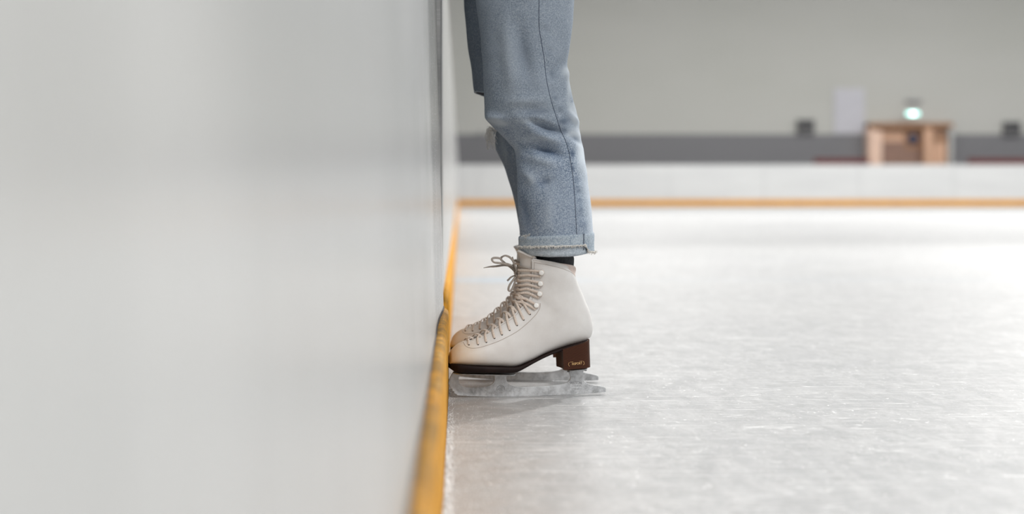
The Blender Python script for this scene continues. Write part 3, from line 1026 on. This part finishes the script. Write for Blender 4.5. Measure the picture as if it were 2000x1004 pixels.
    # ---- hooks
    for (st, ph) in HOOKS:
        for s2 in (1, -1):
            p2 = ph if s2 > 0 else 2 * pi - ph
            c = surf(st, p2, 0.0); n_ = snorm(st, p2)
            bm = bmesh.new()
            disc_button(bm, c + n_ * 0.0045, n_, 0.0048, 0.0016, 20)
            hk = add('lace_hook', bm, M_hook, r)
            bm = bmesh.new()
            fw = (surf(st, p2 - 0.15 * s2) - c).normalized()
            tube(bm, [c - n_ * 0.001 + fw * 0.001, c + n_ * 0.0045], 0.0019, 8)
            box_c = c + fw * 0.004
            tube(bm, [c + n_ * 0.0008, c + n_ * 0.0008 + fw * 0.006], 0.0022, 8)
            add('hook_shank', bm, M_hookm, hk)
    # ---- laces
    bm = bmesh.new()
    def over(st_a, ph_a, st_b, ph_b, lift=0.0018, wd=0.0050, th_=0.0011, n=26, start=0.0):
        """lace lying over the boot from (st_a, ph_a) to (st_b, ph_b); ph may be negative (other side)"""
        path, ups = [], []
        for k in range(n + 1):
            t = k / n
            ph = ph_a + (ph_b - ph_a) * t
            st = st_a + (st_b - st_a) * (t * t * (3 - 2 * t) * 0.5 + t * 0.5)
            e = min(t, 1 - t)
            l = lift * min(1, e * 7 + start)
            po = phi_open(st)
            # spans flat between the two facing edges
            q = ph
            p = surf(st, q, l)
            path.append(p); ups.append(snorm(st, q))
        ribbon(bm, path, wd, th_, ups)
    def strand(pts, wd=0.0046, th_=0.0011, k=9):
        """pts: (st, ph, lift) control points"""
        sp_ = smooth_path(pts, k)
        ribbon(bm, [surf(p.x, p.y, p.z if abs(p.z) > 1e-6 else 1e-5) for p in sp_], wd, th_, [snorm(p.x, p.y) for p in sp_])
    # each strand comes out of an eyelet, crosses, and dives under the other side
    for k, (st, ph) in enumerate(EYES):
        nx = EYES[min(k + 1, len(EYES) - 1)][0] if k < len(EYES) - 1 else st + 0.9
        for s2 in (1, -1):
            po1 = phi_open(st)
            d = nx - st
            lift = 0.0022 if s2 > 0 else 0.0034
            strand([(st, s2 * ph, 0.0006), (st + 0.06 * d, s2 * (po1 + (ph - po1) * 0.55), 0.0019), (st + 0.20 * d, s2 * po1 * 0.95, lift), (st + 0.45 * d, 0.0 + 0.15 * s2, lift), (st + 0.62 * d, -s2 * po1 * 0.60, 0.0012), (st + 0.72 * d, -s2 * (po1 + 0.08), -0.0030)])
    # hooks: an upper and a lower strand to each, nearly level across the tongue
    def st_at(y):
        return min((i * 0.02 for i in range(int(NS / 0.02) + 1)), key=lambda q: abs(proj(surf(q, 0.0))[1] - y))
    for k, (px, py) in enumerate(HOOK_PX):
        for dy_, cy_, lf in ((-2.5, (581, 564, 546, 527)[k], 0.0030), (7.5, (588, 571, 555, 537)[k], 0.0022)):
            a_ = find(px - 1, py + dy_)
            c_ = st_at(cy_)
            skew = 0.12 if dy_ < 0 else -0.12
            strand([(a_[0], a_[1], 0.0030), (a_[0] * 0.6 + c_ * 0.4, a_[1] * 0.62, lf), (c_, 0.25, lf), (c_ + skew, -0.25, lf), (a_[0] * 0.6 + c_ * 0.4, -a_[1] * 0.62, lf), (a_[0], -a_[1], 0.0030)], 0.0048)
        st, ph = HOOKS[k]
        for s2 in (1, -1):        # round the hook
            c = surf(st, s2 * ph); n_ = snorm(st, s2 * ph)
            f = (surf(st, (ph - 0.15) * s2) - c).normalized(); g = n_.cross(f)
            path = [c + n_ * 0.0026 + (-f * cos(q) + g * sin(q)) * 0.0042 for q in [radians(-110 + 220 * w_ / 12) for w_ in range(13)]]
            ribbon(bm, path, 0.0035, 0.0013, [n_] * 13)
    add('lacing', bm, M_lace)
    # ---- bow
    bm = bmesh.new()
    ku, kz = uz(1008.5, 535)
    def bow(P, wd=0.0045, th_=0.0012, tp=None):
        path = smooth_path([(uz(p[0], p[1])[0], p[2], uz(p[0], p[1])[1]) for p in P], 7)
        n = len(path)
        ups = []
        for i in range(n):
            t = (path[min(i + 1, n - 1)] - path[max(i - 1, 0)]).normalized()
            a = 0.5 * sin(i * 0.25)
            ups.append(Vector((0.1 * a, -1.0, 0.55 + 0.5 * a)).normalized())
        ribbon(bm, path, wd, th_, ups, tp)
    if not main:
        bow = lambda *a_, **k_: None
    bow([(1010, 535, 0), (1003, 522, -.004), (992, 516, -.010), (975, 513.5, -.014), (962, 511.5, -.013), (959, 506, -.010), (964, 503.4, -.008), (975, 504.5, -.006), (979, 509, -.006), (985, 515, -.004), (1000, 523, -.002), (1009, 533, 0)], 0.0044)
    bow([(1010, 535, 0), (1006, 524, -.006), (1000, 510, -.010), (993, 502, -.012), (985, 499, -.010), (979, 502, -.006), (978, 507, -.004), (986, 514, -.002), (1000, 525, 0), (1010, 536, 0)], 0.0044)
    bow([(1010, 534, 0), (1001, 523, .004), (988, 518.5, .006), (970, 520.5, .006), (957, 521.5, .005), (945, 523.5, .004)], 0.0040, 0.0012, lambda t: 1.0 if t < 0.72 else 1.0 - (t - 0.72) * 2.4)
    bow([(1010, 537, 0), (1002, 545, -.006), (993, 557, -.010), (991, 565, -.010), (994, 568, -.008), (999, 564, -.006), (1004, 553, -.004), (1009, 538, 0)], 0.0042)
    bow([(1009, 537, 0), (1000, 541, .004), (995, 546, .006), (992, 549, .006)], 0.0036)
    bow([(1010, 533, 0), (1007, 520, .002), (1004, 510, .004), (1002, 502, .006)], 0.0026)
    # knot
    for k in range(3):
        a0 = k * 0.9
        ring = [Vector((ku + 0.0035 * cos(a) * 0.9, 0.0045 * sin(a + a0), kz + 0.004 * sin(a) - 0.0015 + 0.002 * k)) for a in [2 * pi * q / 16 for q in range(17)]]
        ribbon(bm, ring, 0.0040, 0.0014, [Vector((-1, 0, 0.2))] * 17)
    # over the tongue to the top hooks
    for s2 in (1, -1):
        st, ph = HOOKS[-1]
        pa = [Vector((ku + 0.001, -0.002 * s2, kz))]
        for k in range(1, 15):
            pa.append(surf(st + 0.0 + 0.0 * k, s2 * ph * k / 14, 0.0028))
        ribbon(bm, pa, 0.0042, 0.0011, [Vector((-1, 0, 0))] + [snorm(st, s2 * ph * k / 14) for k in range(1, 15)])
    add('lace_bow', bm, M_lace_d)
    return r, lo

near_skate, lo = build_skate(1, True)
near_skate.location = (AX, AY, 0.0)
near_skate.rotation_euler = (0, 0, TH)
tag(near_skate, 'nearer white figure skate on the ice, whole side with brown stacked heel in view', 'ice skate', 'pair of white figure skates')
far_skate, _ = build_skate(-1, False)
far_skate.location = (0.0855, 3.005, 0.0)
far_skate.rotation_euler = (0, 0, -TH)
tag(far_skate, 'farther white leather figure skate, mostly hidden behind the nearer one, with yellowed toe', 'ice skate', 'pair of white figure skates')
near_skate.location.z = -lo
far_skate.location.z = -lo

# ------------------------------------------------------------------ the person
person = empty('person', (0.14, 2.88, 0.0))
tag(person, 'person in light washed ripped jeans with turned up hems standing close against the boards', 'person')
PO = Vector(person.location)
YN, YR = 2.785, 3.005
def seg(px, py, x0, y0, x1, y1, w_):
    dx, dy_ = x1 - x0, y1 - y0
    L2 = dx * dx + dy_ * dy_
    t = max(0, min(1, ((px - x0) * dx + (py - y0) * dy_) / L2))
    d = math.hypot(px - x0 - t * dx, py - y0 - t * dy_)
    e = sin(pi * (0.12 + 0.76 * t))
    return math.exp(-(d / w_) ** 2) * e
LN = [(-330, 925), (-200, 925), (-80, 925), (0, 930), (60, 937), (120, 942), (170, 944), (215, 946), (232, 951), (245, 962), (258, 976), (272, 990), (292, 1005), (319, 1008), (355, 1009.7), (408, 1012.5), (458, 1015), (485, 1017)]
RN = [(-330, 1170), (-200, 1152), (-80, 1130), (0, 1121), (50, 1116.6), (100, 1111.6), (130, 1109), (162, 1113.5), (194, 1119), (224, 1125), (249, 1129), (277, 1136.6), (322, 1143.6), (370, 1149), (411, 1154.8), (453, 1158), (485, 1158)]
LF = [(-330, 896), (-200, 898), (-80, 902), (0, 906.5), (75, 912), (124, 919), (174, 924.5), (200, 935), (235, 955), (252, 962), (286, 969.5), (325, 983), (364, 997), (397, 1005.5), (436, 1012), (470, 1017), (485, 1018)]
RF = [(-330, 1130), (-200, 1120), (-80, 1105), (0, 1095), (124, 1085), (224, 1098), (322, 1120), (411, 1135), (485, 1140)]
SEAMJ = [(1053, -60), (1053.6, 0), (1053.6, 50), (1058, 80), (1064, 117), (1068, 154), (1076.7, 194), (1086.7, 226), (1095, 252), (1106, 277), (1113, 302.5), (1120, 347), (1124, 397), (1127, 453), (1128, 459)]
CREASE = [(1018, 222, 1072, 215, 10, -.0030), (1035, 240, 1098, 262, 7, -.0058), (1040, 263, 1092, 279, 9, .0035), (1040, 285, 1098, 306, 8, -.0045), (1030, 306, 1090, 322, 11, .0022),
          (1110, 226, 1135, 246, 7, .0028), (1100, 150, 1118, 140, 10, .0018), (1010, 60, 1035, 170, 16, -.0028), (985, 40, 1000, 190, 16, .0022), (948, 228, 985, 240, 9, .0055), (990, 205, 1050, 198, 9, .0018),
          (965, 250, 1015, 300, 12, .0025), (1020, 330, 1045, 360, 10, .0020), (1050, 360, 1075, 352, 9, -.0018), (1115, 265, 1138, 280, 7, -.0030), (1108, 120, 1070, 160, 12, -.0020), (1020, 380, 1035, 450, 12, -.0012), (1075, 380, 1070, 450, 14, .0014)]
def leg_point(near, py, th):
    L, R = (LN, RN) if near else (LF, RF)
    Y0 = YN if near else YR
    l, r = sinterp(L, py), sinterp(R, py)
    cx = (wx(l, Y0) + wx(r, Y0)) / 2
    rx = (wx(r, Y0) - wx(l, Y0)) / 2
    z = wz(py, Y0)
    ry = rx * (0.93 if py > 200 else 0.93 - 0.0001 * (200 - py))
    ct, sn = cos(th), sin(th)
    x = cx + rx * ct
    y = Y0 + ry * (abs(sn) ** 0.92) * (1 if sn > 0 else -1)
    px = VX + F * x / y
    nd = Vector((ct, sn, 0))
    d = 0.0028 * noise.noise(Vector((x * 14, y * 14 + (0 if near else 9), z * 9))) + 0.0012 * noise.noise(Vector((x * 40, y * 40, z * 30)))
    if near and sn < 0.25:
        k = min(1, (0.25 - sn) * 1.4)
        for c in CREASE:
            d += c[5] * seg(px, py, *c[:5]) * k * 2.3
        # felled side seam: the cloth behind it is a little higher, gathered at intervals
        sx = sinterp([(b, a) for a, b in SEAMJ], py)
        q = px - sx
        d += k * 0.0011 * (1 / (1 + math.exp(-q / 1.0))) * math.exp(-max(0, q) / 12)
        d += k * 0.0011 * math.exp(-((q - 9) / 8) ** 2) * sin(py * 0.16 + 2 * noise.noise(Vector((py * 0.03, 0, 0))))
    elif not near:
        for zz, a in ((205, .004), (290, .003), (330, -.002)):
            d += a * math.exp(-((py - zz) / 16) ** 2)
    P_ = Vector((x, y, z)) + nd * d
    if py < -30:                     # the legs run together into the seat
        t_ = min(1.0, (-30 - py) / 160.0); t_ = t_ * t_ * (3 - 2 * t_)
        P_.x = 0.158 + (P_.x - 0.158) * (1 - 0.20 * t_)
        P_.y = 2.895 + (P_.y - 2.895) * (1 - 0.30 * t_)
    return P_, px
wash_cols = {}
def leg_rows(near, p0, p1, n, m):
    rows = []
    for i in range(n + 1):
        py = p0 + (p1 - p0) * i / n
        rows.append([leg_point(near, py, 2 * pi * j / m)[0] - PO for j in range(m)])
    return rows
bm = bmesh.new()
lay_near = leg_rows(True, -190, 470, 300, 220)
grid(bm, lay_near, closed_u=True)
nbvh_bm = bmesh.new(); grid(nbvh_bm, lay_near, closed_u=True); near_bvh = BVHTree.FromBMesh(nbvh_bm); nbvh_bm.free()
# far leg, torn open over the knee
far = leg_rows(False, -190, 470, 240, 150)
V = grid(bm, far, closed_u=True)
kill = []
for i in range(240):
    py = -190 + 660 * (i + 0.5) / 240
    for j in range(150):
        th = 2 * pi * (j + 0.5) / 150
        fr = abs(((th - pi + pi) % (2 * pi)) - pi)       # 0 at the front
        half = 1.35 * math.sqrt(max(0, 1 - ((py - 217) / 38.0) ** 2)) if abs(py - 217) < 38 else 0
        half *= 1 + 0.10 * noise.noise(Vector((py * 0.1, j * 0.1, 0)))
        if fr < half:
            f = bm.faces.get((V[i][j], V[i][(j + 1) % 150], V[i + 1][(j + 1) % 150], V[i + 1][j]))
            if f: kill.append(f)
bmesh.ops.delete(bm, geom=kill, context='FACES')
# seat: both legs run into it
rows = []
for i in range(26):
    f = i / 25
    z = 0.84 + 0.26 * f
    cx_ = 0.155 + 0.01 * f
    rx = 0.128 - 0.012 * abs(f - 0.35) - 0.018 * max(0, f - 0.6)
    ry = 0.195 - 0.05 * max(0, f - 0.25)
    kk = 0.12 + 0.88 * math.sin(min(1.0, f / 0.30) * pi / 2)
    rx *= kk; ry *= kk
    rows.append([Vector((cx_ + rx * cos(a), 2.895 + ry * sin(a) * (abs(sin(a)) ** 0.1), z)) - PO for a in [2 * pi * j / 80 for j in range(80)]])
V2 = grid(bm, rows, closed_u=True); bm.faces.new(V2[0])
jeans = link('jeans', bm, M_denim, person)
sd = jeans.modifiers.new('cloth', 'SOLIDIFY'); sd.thickness = 0.0016; sd.offset = -1
tag(jeans, 'light blue washed denim jeans, torn at one knee, hems turned up')
# cloth tones: washed pattern, with fold shade and highlights painted in
ca = jeans.data.color_attributes.new('wash_and_fold_shade', 'FLOAT_COLOR', 'POINT')
LIGHT = [(962, 236, 16, 5, 1.0), (978, 242, 14, 5, .9), (1030, 236, 26, 5, .45), (1030, 272, 22, 6, .35), (1104, 138, 8, 9, 1.0), (1111, 165, 4, 34, .9), (1120, 214, 8, 6, 1.0), (1122, 262, 10, 5, .7), (1133, 300, 8, 30, .6), (1008, 300, 5, 60, .2), (1040, 348, 8, 12, .35), (1115, 262, 9, 10, .5)]
DARK = [(1072, 107, 5, 7, .5), (1078, 146, 5, 8, .45), (1085, 191, 6, 5, .85), (1080, 178, 5, 6, .4), (1094, 213, 7, 6, .6), (1099, 237, 8, 6, .85), (1118, 299, 5, 7, .75), (1103, 255, 5, 6, .5), (1119, 330, 4, 6, .35), (1127, 351, 5, 7, .4), (1130, 372, 4, 6, .4), (1133, 391, 4, 6, .35), (1135, 410, 4, 6, .4), (1140, 440, 6, 8, .4), (1066, 60, 4, 14, .2), (1108, 233, 10, 12, .45), (1060, 218, 20, 6, .35), (1030, 95, 16, 40, .35), (1045, 170, 30, 16, .2), (1063, 255, 30, 6, .3), (1065, 297, 28, 7, .3)]
for i, v in enumerate(jeans.data.vertices):
    P = v.co + PO
    px = VX + F * P.x / P.y; py = VY - F * (P.z - H) / P.y
    nearv = P.y < 2.82
    li = dk = 0.0
    P = v.co + PO
    low = max(0, min(1, (py - 210) / 90))
    if nearv:
        for a, b, sx, sy, k in LIGHT: li += k * math.exp(-((px - a) / sx) ** 2 - ((py - b) / sy) ** 2)
        for a, b, sx, sy, k in DARK: dk += k * math.exp(-((px - a) / sx) ** 2 - ((py - b) / sy) ** 2)
        for c in CREASE:  # fold valleys painted dark and ridges light, to deepen the creases
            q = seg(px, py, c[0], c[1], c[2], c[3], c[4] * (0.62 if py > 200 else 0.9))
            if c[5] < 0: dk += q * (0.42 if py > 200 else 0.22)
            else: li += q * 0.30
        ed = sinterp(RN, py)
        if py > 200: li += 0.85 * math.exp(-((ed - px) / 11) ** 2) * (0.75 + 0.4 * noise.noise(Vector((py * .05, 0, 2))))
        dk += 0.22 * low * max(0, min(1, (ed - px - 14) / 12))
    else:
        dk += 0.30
        if py > 240 and px < 990: li += 0.5 * math.exp(-((px - sinterp(LF, py) - 14) / 7) ** 2) * math.exp(-((py - 300) / 60) ** 2)
    gr = max(0, 0.55 - low * 0.55) if nearv else 0.35
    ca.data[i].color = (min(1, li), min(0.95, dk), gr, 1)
# side seam
bm = bmesh.new()
def on_leg(px, py, off=0.0):
    d = Vector(((px - VX) / F, 1.0, -(py - VY) / F)).normalized()
    o = Vector((0, 0, H)) - PO
    hit = near_bvh.ray_cast(o, d)
    if hit[0] is None: return None
    n_ = hit[1]
    if n_.dot(d) > 0: n_ = -n_
    return hit[0] + n_ * off
pp = smooth_path([(a, b, 0) for a, b in SEAMJ], 10)
pts = [on_leg(p.x - 0.8, p.y, 0.0001) for p in pp]; pts = [p for p in pts if p]
tube(bm, pts, 0.0006, 6)
sm = link('side_seam', bm, M_seam, jeans); tag(sm, 'dark side seam running down the leg')
# turned up hems
def hem(near, parent):
    Y0 = YN if near else YR
    L, R = (LN, RN) if near else (LF, RF)
    def ring(py_f, off, jit=0.0, m=200):
        out = []
        for j in range(m):
            th = 2 * pi * j / m
            l, r = (1015.5, 1158) if near else (1018, 1140)
            cx_ = (wx(l, Y0) + wx(r, Y0)) / 2; rx = (wx(r, Y0) - wx(l, Y0)) / 2
            ry = rx * 0.93
            xn = cos(th)
            py = py_f(xn, th)
            o = off + jit * noise.noise(Vector((th * 9, py * 0.2, 3)))+ 0.0012 * noise.noise(Vector((cos(th) * 3, sin(th) * 3, py * 0.03)))
            out.append(Vector((cx_ + (rx + o) * xn, Y0 + (ry + o) * sin(th), wz(py, Y0))) - PO)
        return out
    tl = lambda xn: 457.5 - 4.0 * xn                    # top line, lower in front
    def lowr(xn, th):                                    # frayed edge of the outer turn
        b = 479 - 2.5 * xn + 0.9 * noise.noise(Vector((th * 14, 0, 0)))
        if xn > 0.70: b += (491 - b) * min(1, (xn - 0.70) / 0.08)
        return b
    bm = bmesh.new()
    rows = [ring(lambda x, t: tl(x) + 1, -0.004), ring(lambda x, t: tl(x), 0.0005), ring(lambda x, t: tl(x) + 1.0, 0.0022), ring(lambda x, t: tl(x) + 6, 0.0030),
            ring(lambda x, t: (tl(x) + lowr(x, t)) / 2, 0.0026, .001), ring(lambda x, t: lowr(x, t) - 4, 0.0030), ring(lowr, 0.0036, .001), ring(lambda x, t: lowr(x, t) + 0.5, 0.0026), ring(lambda x, t: lowr(x, t) - 3, 0.0012)]
    grid(bm, rows, closed_u=True)
    a = link('turned_hem', bm, M_cuff, parent); tag(a, 'outer turn of the hem with frayed edge')
    def btm(xn, th): 
        return 499.5 - 4.0 * max(0, -xn) ** 2 - 8.5 * max(0, xn) ** 2 + 1.2 * noise.noise(Vector((th * 2, 1, 0)))
    bm = bmesh.new()
    rows = [ring(lambda x, t: 470, -0.001), ring(lambda x, t: lowr(x, t), -0.0004), ring(lambda x, t: btm(x, t) - 7, 0.0004, .0012), ring(lambda x, t: btm(x, t) - 2, -0.0010), ring(lambda x, t: btm(x, t), -0.0030), ring(lambda x, t: btm(x, t) - 1.5, -0.0056), ring(lambda x, t: 470, -0.0062)]
    grid(bm, rows, closed_u=True)
    b = link('hem_lining', bm, M_rev, parent); tag(b, 'pale inner turn of the hem')
    # fray
    bm = bmesh.new()
    rr = random.Random(5)
    base = ring(lambda x, t: lowr(x, t) - 0.5, 0.0040, 0.001, 360)
    for j in range(360):
        p = base[j]
        nxt = base[(j + 1) % 360]
        for q in range(2 if near else 1):
            s_ = p.lerp(nxt, rr.random())
            ln = rr.uniform(0.0015, 0.0060)
            d = Vector((rr.uniform(-1, 1), rr.uniform(-0.8, 0.3), rr.uniform(-1.0, 0.25))).normalized()
            out = Vector((cos(2 * pi * j / 360), sin(2 * pi * j / 360), 0)) * 0.0008
            tube(bm, [s_, s_ + d * ln * 0.5 + out, s_ + d * ln + out * 0.5 + Vector((0, 0, -0.0006))], 0.00036, 4)
    if near:
        tube(bm, [p + Vector((0.0005 * noise.noise(p * 300), 0.0005 * noise.noise(p * 310), 0.0004 + 0.0018 * noise.noise(p * 160))) for p in base] , 0.0009, 5)
        tube(bm, [p + Vector((0.0005 * noise.noise(p * 200), 0, 0.001 + 0.0025 * noise.noise(p * 90 + Vector((5, 5, 5))))) for p in base] , 0.0005, 5)
        # loose tangle in front on the top line
        for q in range(60):
            a0 = on_leg(1020 + rr.uniform(0, 16), 459 + rr.uniform(0, 12), 0.0045)
            if a0 is None: continue
            tube(bm, smooth_path([a0, a0 + Vector((rr.uniform(-.005, .005), rr.uniform(-.002, 0), rr.uniform(-.004, .004))), a0 + Vector((rr.uniform(-.008, .008), rr.uniform(-.002, 0), rr.uniform(-.006, .004)))], 4), 0.0003, 4)
    f = link('fray', bm, M_thread, parent); tag(f, 'pale frayed threads along the hem', kind='stuff')
    # side seam of the hem
    if near:
        bm = bmesh.new()
        def onring(px, py, off):
            l, r = 1015.5, 1158
            cx_ = (wx(l, Y0) + wx(r, Y0)) / 2; rx = (wx(r, Y0) - wx(l, Y0)) / 2; ry = rx * 0.93
            xn = max(-1, min(1, (wx(px, Y0 - 0.04) - cx_) / (rx + 0.003)))
            return Vector((cx_ + (rx + off) * xn, Y0 - (ry + off) * math.sqrt(1 - xn * xn), wz(py, Y0 - 0.04))) - PO
        for dx in (0, 1.8):
            tube(bm, [onring(1138 + dx, 456 + k * 3.2, 0.0034) for k in range(11)], 0.0005, 5)
        link('hem_seam', bm, M_seam, a)
hem(True, jeans); hem(False, jeans)
# threads hanging from the torn knee
bm = bmesh.new()
rr = random.Random(11)
for k in range(60):
    th = pi + rr.uniform(-0.9, 0.62)
    upper = rr.random() < 0.12
    py = 180 if upper else 254 + rr.uniform(-3, 5)
    p = leg_point(False, py, th)[0] - PO
    out = Vector((cos(th), sin(th), 0))
    if upper:
        ln = rr.uniform(0.003, 0.010)
        tube(bm, smooth_path([p, p + out * 0.001 + Vector((0, 0, -ln))], 4), 0.0003, 4)
        continue
    ln = rr.uniform(0.012, 0.042)
    a = rr.uniform(0.003, 0.012)
    w1 = Vector((rr.uniform(-.005, .003), rr.uniform(-.005, .004), 0)); w2 = Vector((rr.uniform(-.007, .004), rr.uniform(-.006, .006), 0))
    tube(bm, smooth_path([p + Vector((0, 0, 0.001)), p + out * a + Vector((0, 0, rr.uniform(0, .006))), p + out * (a + .003) + w1 + Vector((0, 0, -ln * 0.5)), p + out * (a * 0.8) + w2 + Vector((0, 0, -ln))], 5), 0.00042, 4)
f = link('torn_knee_threads', bm, M_thread, jeans); tag(f, 'pale loose threads hanging from the torn knee', kind='stuff')
# rolled edge of the tear
bm = bmesh.new()
for yy in (179.5, 254.5):
    tube(bm, [leg_point(False, yy + (abs(k - 20) ** 2) * (0.02 if yy < 200 else -0.02), pi - 0.95 + 1.9 * k / 40)[0] - PO for k in range(41)], 0.0013, 6)
link('torn_edge', bm, M_rev, jeans)

# socks
def sock(Y0, cx_, nm='sock'):
    bm = bmesh.new()
    rows = []
    for i in range(24):
        f = i / 23
        z = 0.17 + 0.17 * f
        rx = 0.0425 - 0.0045 * f + 0.0007 * sin(i * 2.1)
        ry = 0.031 + 0.003 * f
        rows.append([Vector((cx_ + rx * cos(a), Y0 + ry * sin(a), z + 0.001 * sin(3 * a))) - PO for a in [2 * pi * j / 60 for j in range(60)]])
    V = grid(bm, rows, closed_u=True); bm.faces.new(V[0]); bm.faces.new(list(reversed(V[-1])))
    s_ = link(nm, bm, M_sock, person); tag(s_, 'charcoal knitted sock')
sock(2.786, 0.1845); sock(2.99, 0.188)

# body: one continuous skinned figure; the upper part is out of the photograph
me = bpy.data.meshes.new('body')
J = [((0.155, 2.895, 0.99), .085, .080), ((0.150, 2.895, 1.12), .105, .080), ((0.125, 2.895, 1.30), .125, .085), ((0.090, 2.895, 1.42), .085, .07), ((0.060, 2.895, 1.50), .052, .05),
     ((0.035, 2.895, 1.58), .075, .082), ((0.025, 2.895, 1.68), .075, .082), ((0.03, 2.895, 1.73), .045, .05),
     # near leg 8..11
     ((0.145, 2.805, 0.90), .062, .060), ((0.146, 2.790, 0.545), .052, .052), ((0.175, 2.786, 0.40), .046, .044), ((0.186, 2.785, 0.21), .034, .030),
     # far leg 12..15
     ((0.145, 2.985, 0.90), .062, .060), ((0.132, 3.005, 0.545), .050, .050), ((0.165, 3.000, 0.40), .046, .044), ((0.188, 2.990, 0.21), .034, .030),
     # near arm 16..18, far arm 19..21
     ((0.090, 2.735, 1.40), .052, .05), ((0.070, 2.690, 1.155), .040, .038), ((-0.085, 2.760, 1.105), .026, .022), ((-0.13, 2.80, 1.090), .034, .015),
     ((0.090, 3.055, 1.40), .052, .05), ((0.070, 3.100, 1.155), .040, .038), ((-0.085, 3.03, 1.105), .026, .022), ((-0.13, 2.99, 1.090), .034, .015)]
E = [(0, 1), (1, 2), (2, 3), (3, 4), (4, 5), (5, 6), (6, 7), (0, 8), (8, 9), (9, 10), (10, 11), (0, 12), (12, 13), (13, 14), (14, 15), (2, 16), (16, 17), (17, 18), (18, 19), (2, 20), (20, 21), (21, 22), (22, 23)]
vs = [Vector(j[0]) - PO for j in J]; rad = [(j[1], j[2]) for j in J]
for hand, sgn in ((19, 1), (23, -1)):
    for k in range(4):
        a = len(vs)
        dy_ = (-0.022 + 0.0145 * k) 
        vs.append(vs[hand] + Vector((-0.022, dy_, -0.002))); rad.append((.0085, .0085)); E.append((hand, a))
        vs.append(vs[a] + Vector((-0.030 - 0.004 * (k in (1, 2)), dy_ * 0.2, -0.010))); rad.append((.0075, .0075)); E.append((a, a + 1))
    a = len(vs)
    vs.append(vs[hand] + Vector((0.012, 0.032 * sgn, 0.0))); rad.append((.010, .010)); E.append((hand, a))
    vs.append(vs[a] + Vector((-0.025, 0.012 * sgn, -0.004))); rad.append((.008, .008)); E.append((a, a + 1))
me.from_pydata([tuple(v) for v in vs], E, [])
body = bpy.data.objects.new('body', me); C.objects.link(body); body.parent = person
me.materials.append(M_skin)
body.modifiers.new('skin', 'SKIN')
sv = me.skin_vertices[0].data
for i, q in enumerate(rad): sv[i].radius = q
sv[0].use_root = True
ss = body.modifiers.new('smooth', 'SUBSURF'); ss.levels = 2; ss.render_levels = 2
# jumper, out of the photograph
bm = bmesh.new()
rows = []
for i in range(20):
    f = i / 19
    z = 1.03 + 0.43 * f
    cx_ = 0.158 - 0.075 * f ** 1.5
    rx = 0.135 - 0.02 * f - 0.045 * max(0, f - 0.75) * 4 * 0.5; ry = (0.165 + 0.02 * sin(pi * f)) * (1 - 0.62 * max(0, (f - 0.82) / 0.18))
    rows.append([Vector((cx_ + rx * cos(a), 2.895 + ry * sin(a), z)) - PO for a in [2 * pi * j / 60 for j in range(60)]])
grid(bm, rows, closed_u=True)
for y0, y1, yw in ((2.735, 2.688, 2.752), (3.055, 3.102, 3.037)):
    pth = smooth_path([(0.095, y0, 1.42), (0.085, (y0 + y1) / 2, 1.29), (0.075, y1, 1.16), (0.0, (y1 + yw) / 2, 1.128), (-0.07, yw, 1.112)], 6)
    tube(bm, [p - PO for p in pth], 0.062, 20, lambda t: 1 - 0.42 * t)
link('jumper', bm, M_knit, person)
# hair
bm = bmesh.new()
bmesh.ops.create_uvsphere(bm, u_segments=32, v_segments=20, radius=0.105)
for v in bm.verts:
    v.co = Vector((v.co.x * 0.98 + 0.055, v.co.y * 0.88 + 2.895, v.co.z * 1.15 + 1.66)) - PO
    if v.co.x + PO.x < 0.0: v.co.x += (0.0 - v.co.x - PO.x) * 0.75
link('hair', bm, simple('dark_hair', (0.03, 0.02, 0.015), 0.6, 0.3, 90), person)

# ------------------------------------------------------------------ shaved ice lying along the kick plate
bm = bmesh.new()
rr = random.Random(2)
OCT = [(1, 0, 0), (0, 1, 0), (-1, 0, 0), (0, -1, 0), (0, 0, 1)]
for k in range(7000):
    y = 1.45 + 1.75 * rr.random() ** 1.25
    d = abs(rr.gauss(0, 1)) * (0.008 if rr.random() < 0.35 else 0.055)
    x = -0.0205 + d
    if y > 2.55 and rr.random() < 0.75: continue
    s_ = rr.uniform(0.00025, 0.0008) * (1.0 + 0.9 * max(0, 2.5 - y)) * (1.6 if d < 0.012 else 1.0) * (2.0 if rr.random() < 0.02 else 1)
    V = [bm.verts.new((x + a * s_ * rr.uniform(.6, 1.4), y + b * s_ * rr.uniform(.6, 1.6), 0.0001 + c * s_ * rr.uniform(.6, 1.3))) for a, b, c in OCT]
    for i in range(4): bm.faces.new((V[i], V[(i + 1) % 4], V[4]))
    bm.faces.new((V[3], V[2], V[1], V[0]))
tag(link('ice_shavings', bm, M_snow), 'tiny white ice crumbs scattered on the ice along the yellow kick plate', 'ice crumbs', kind='stuff')
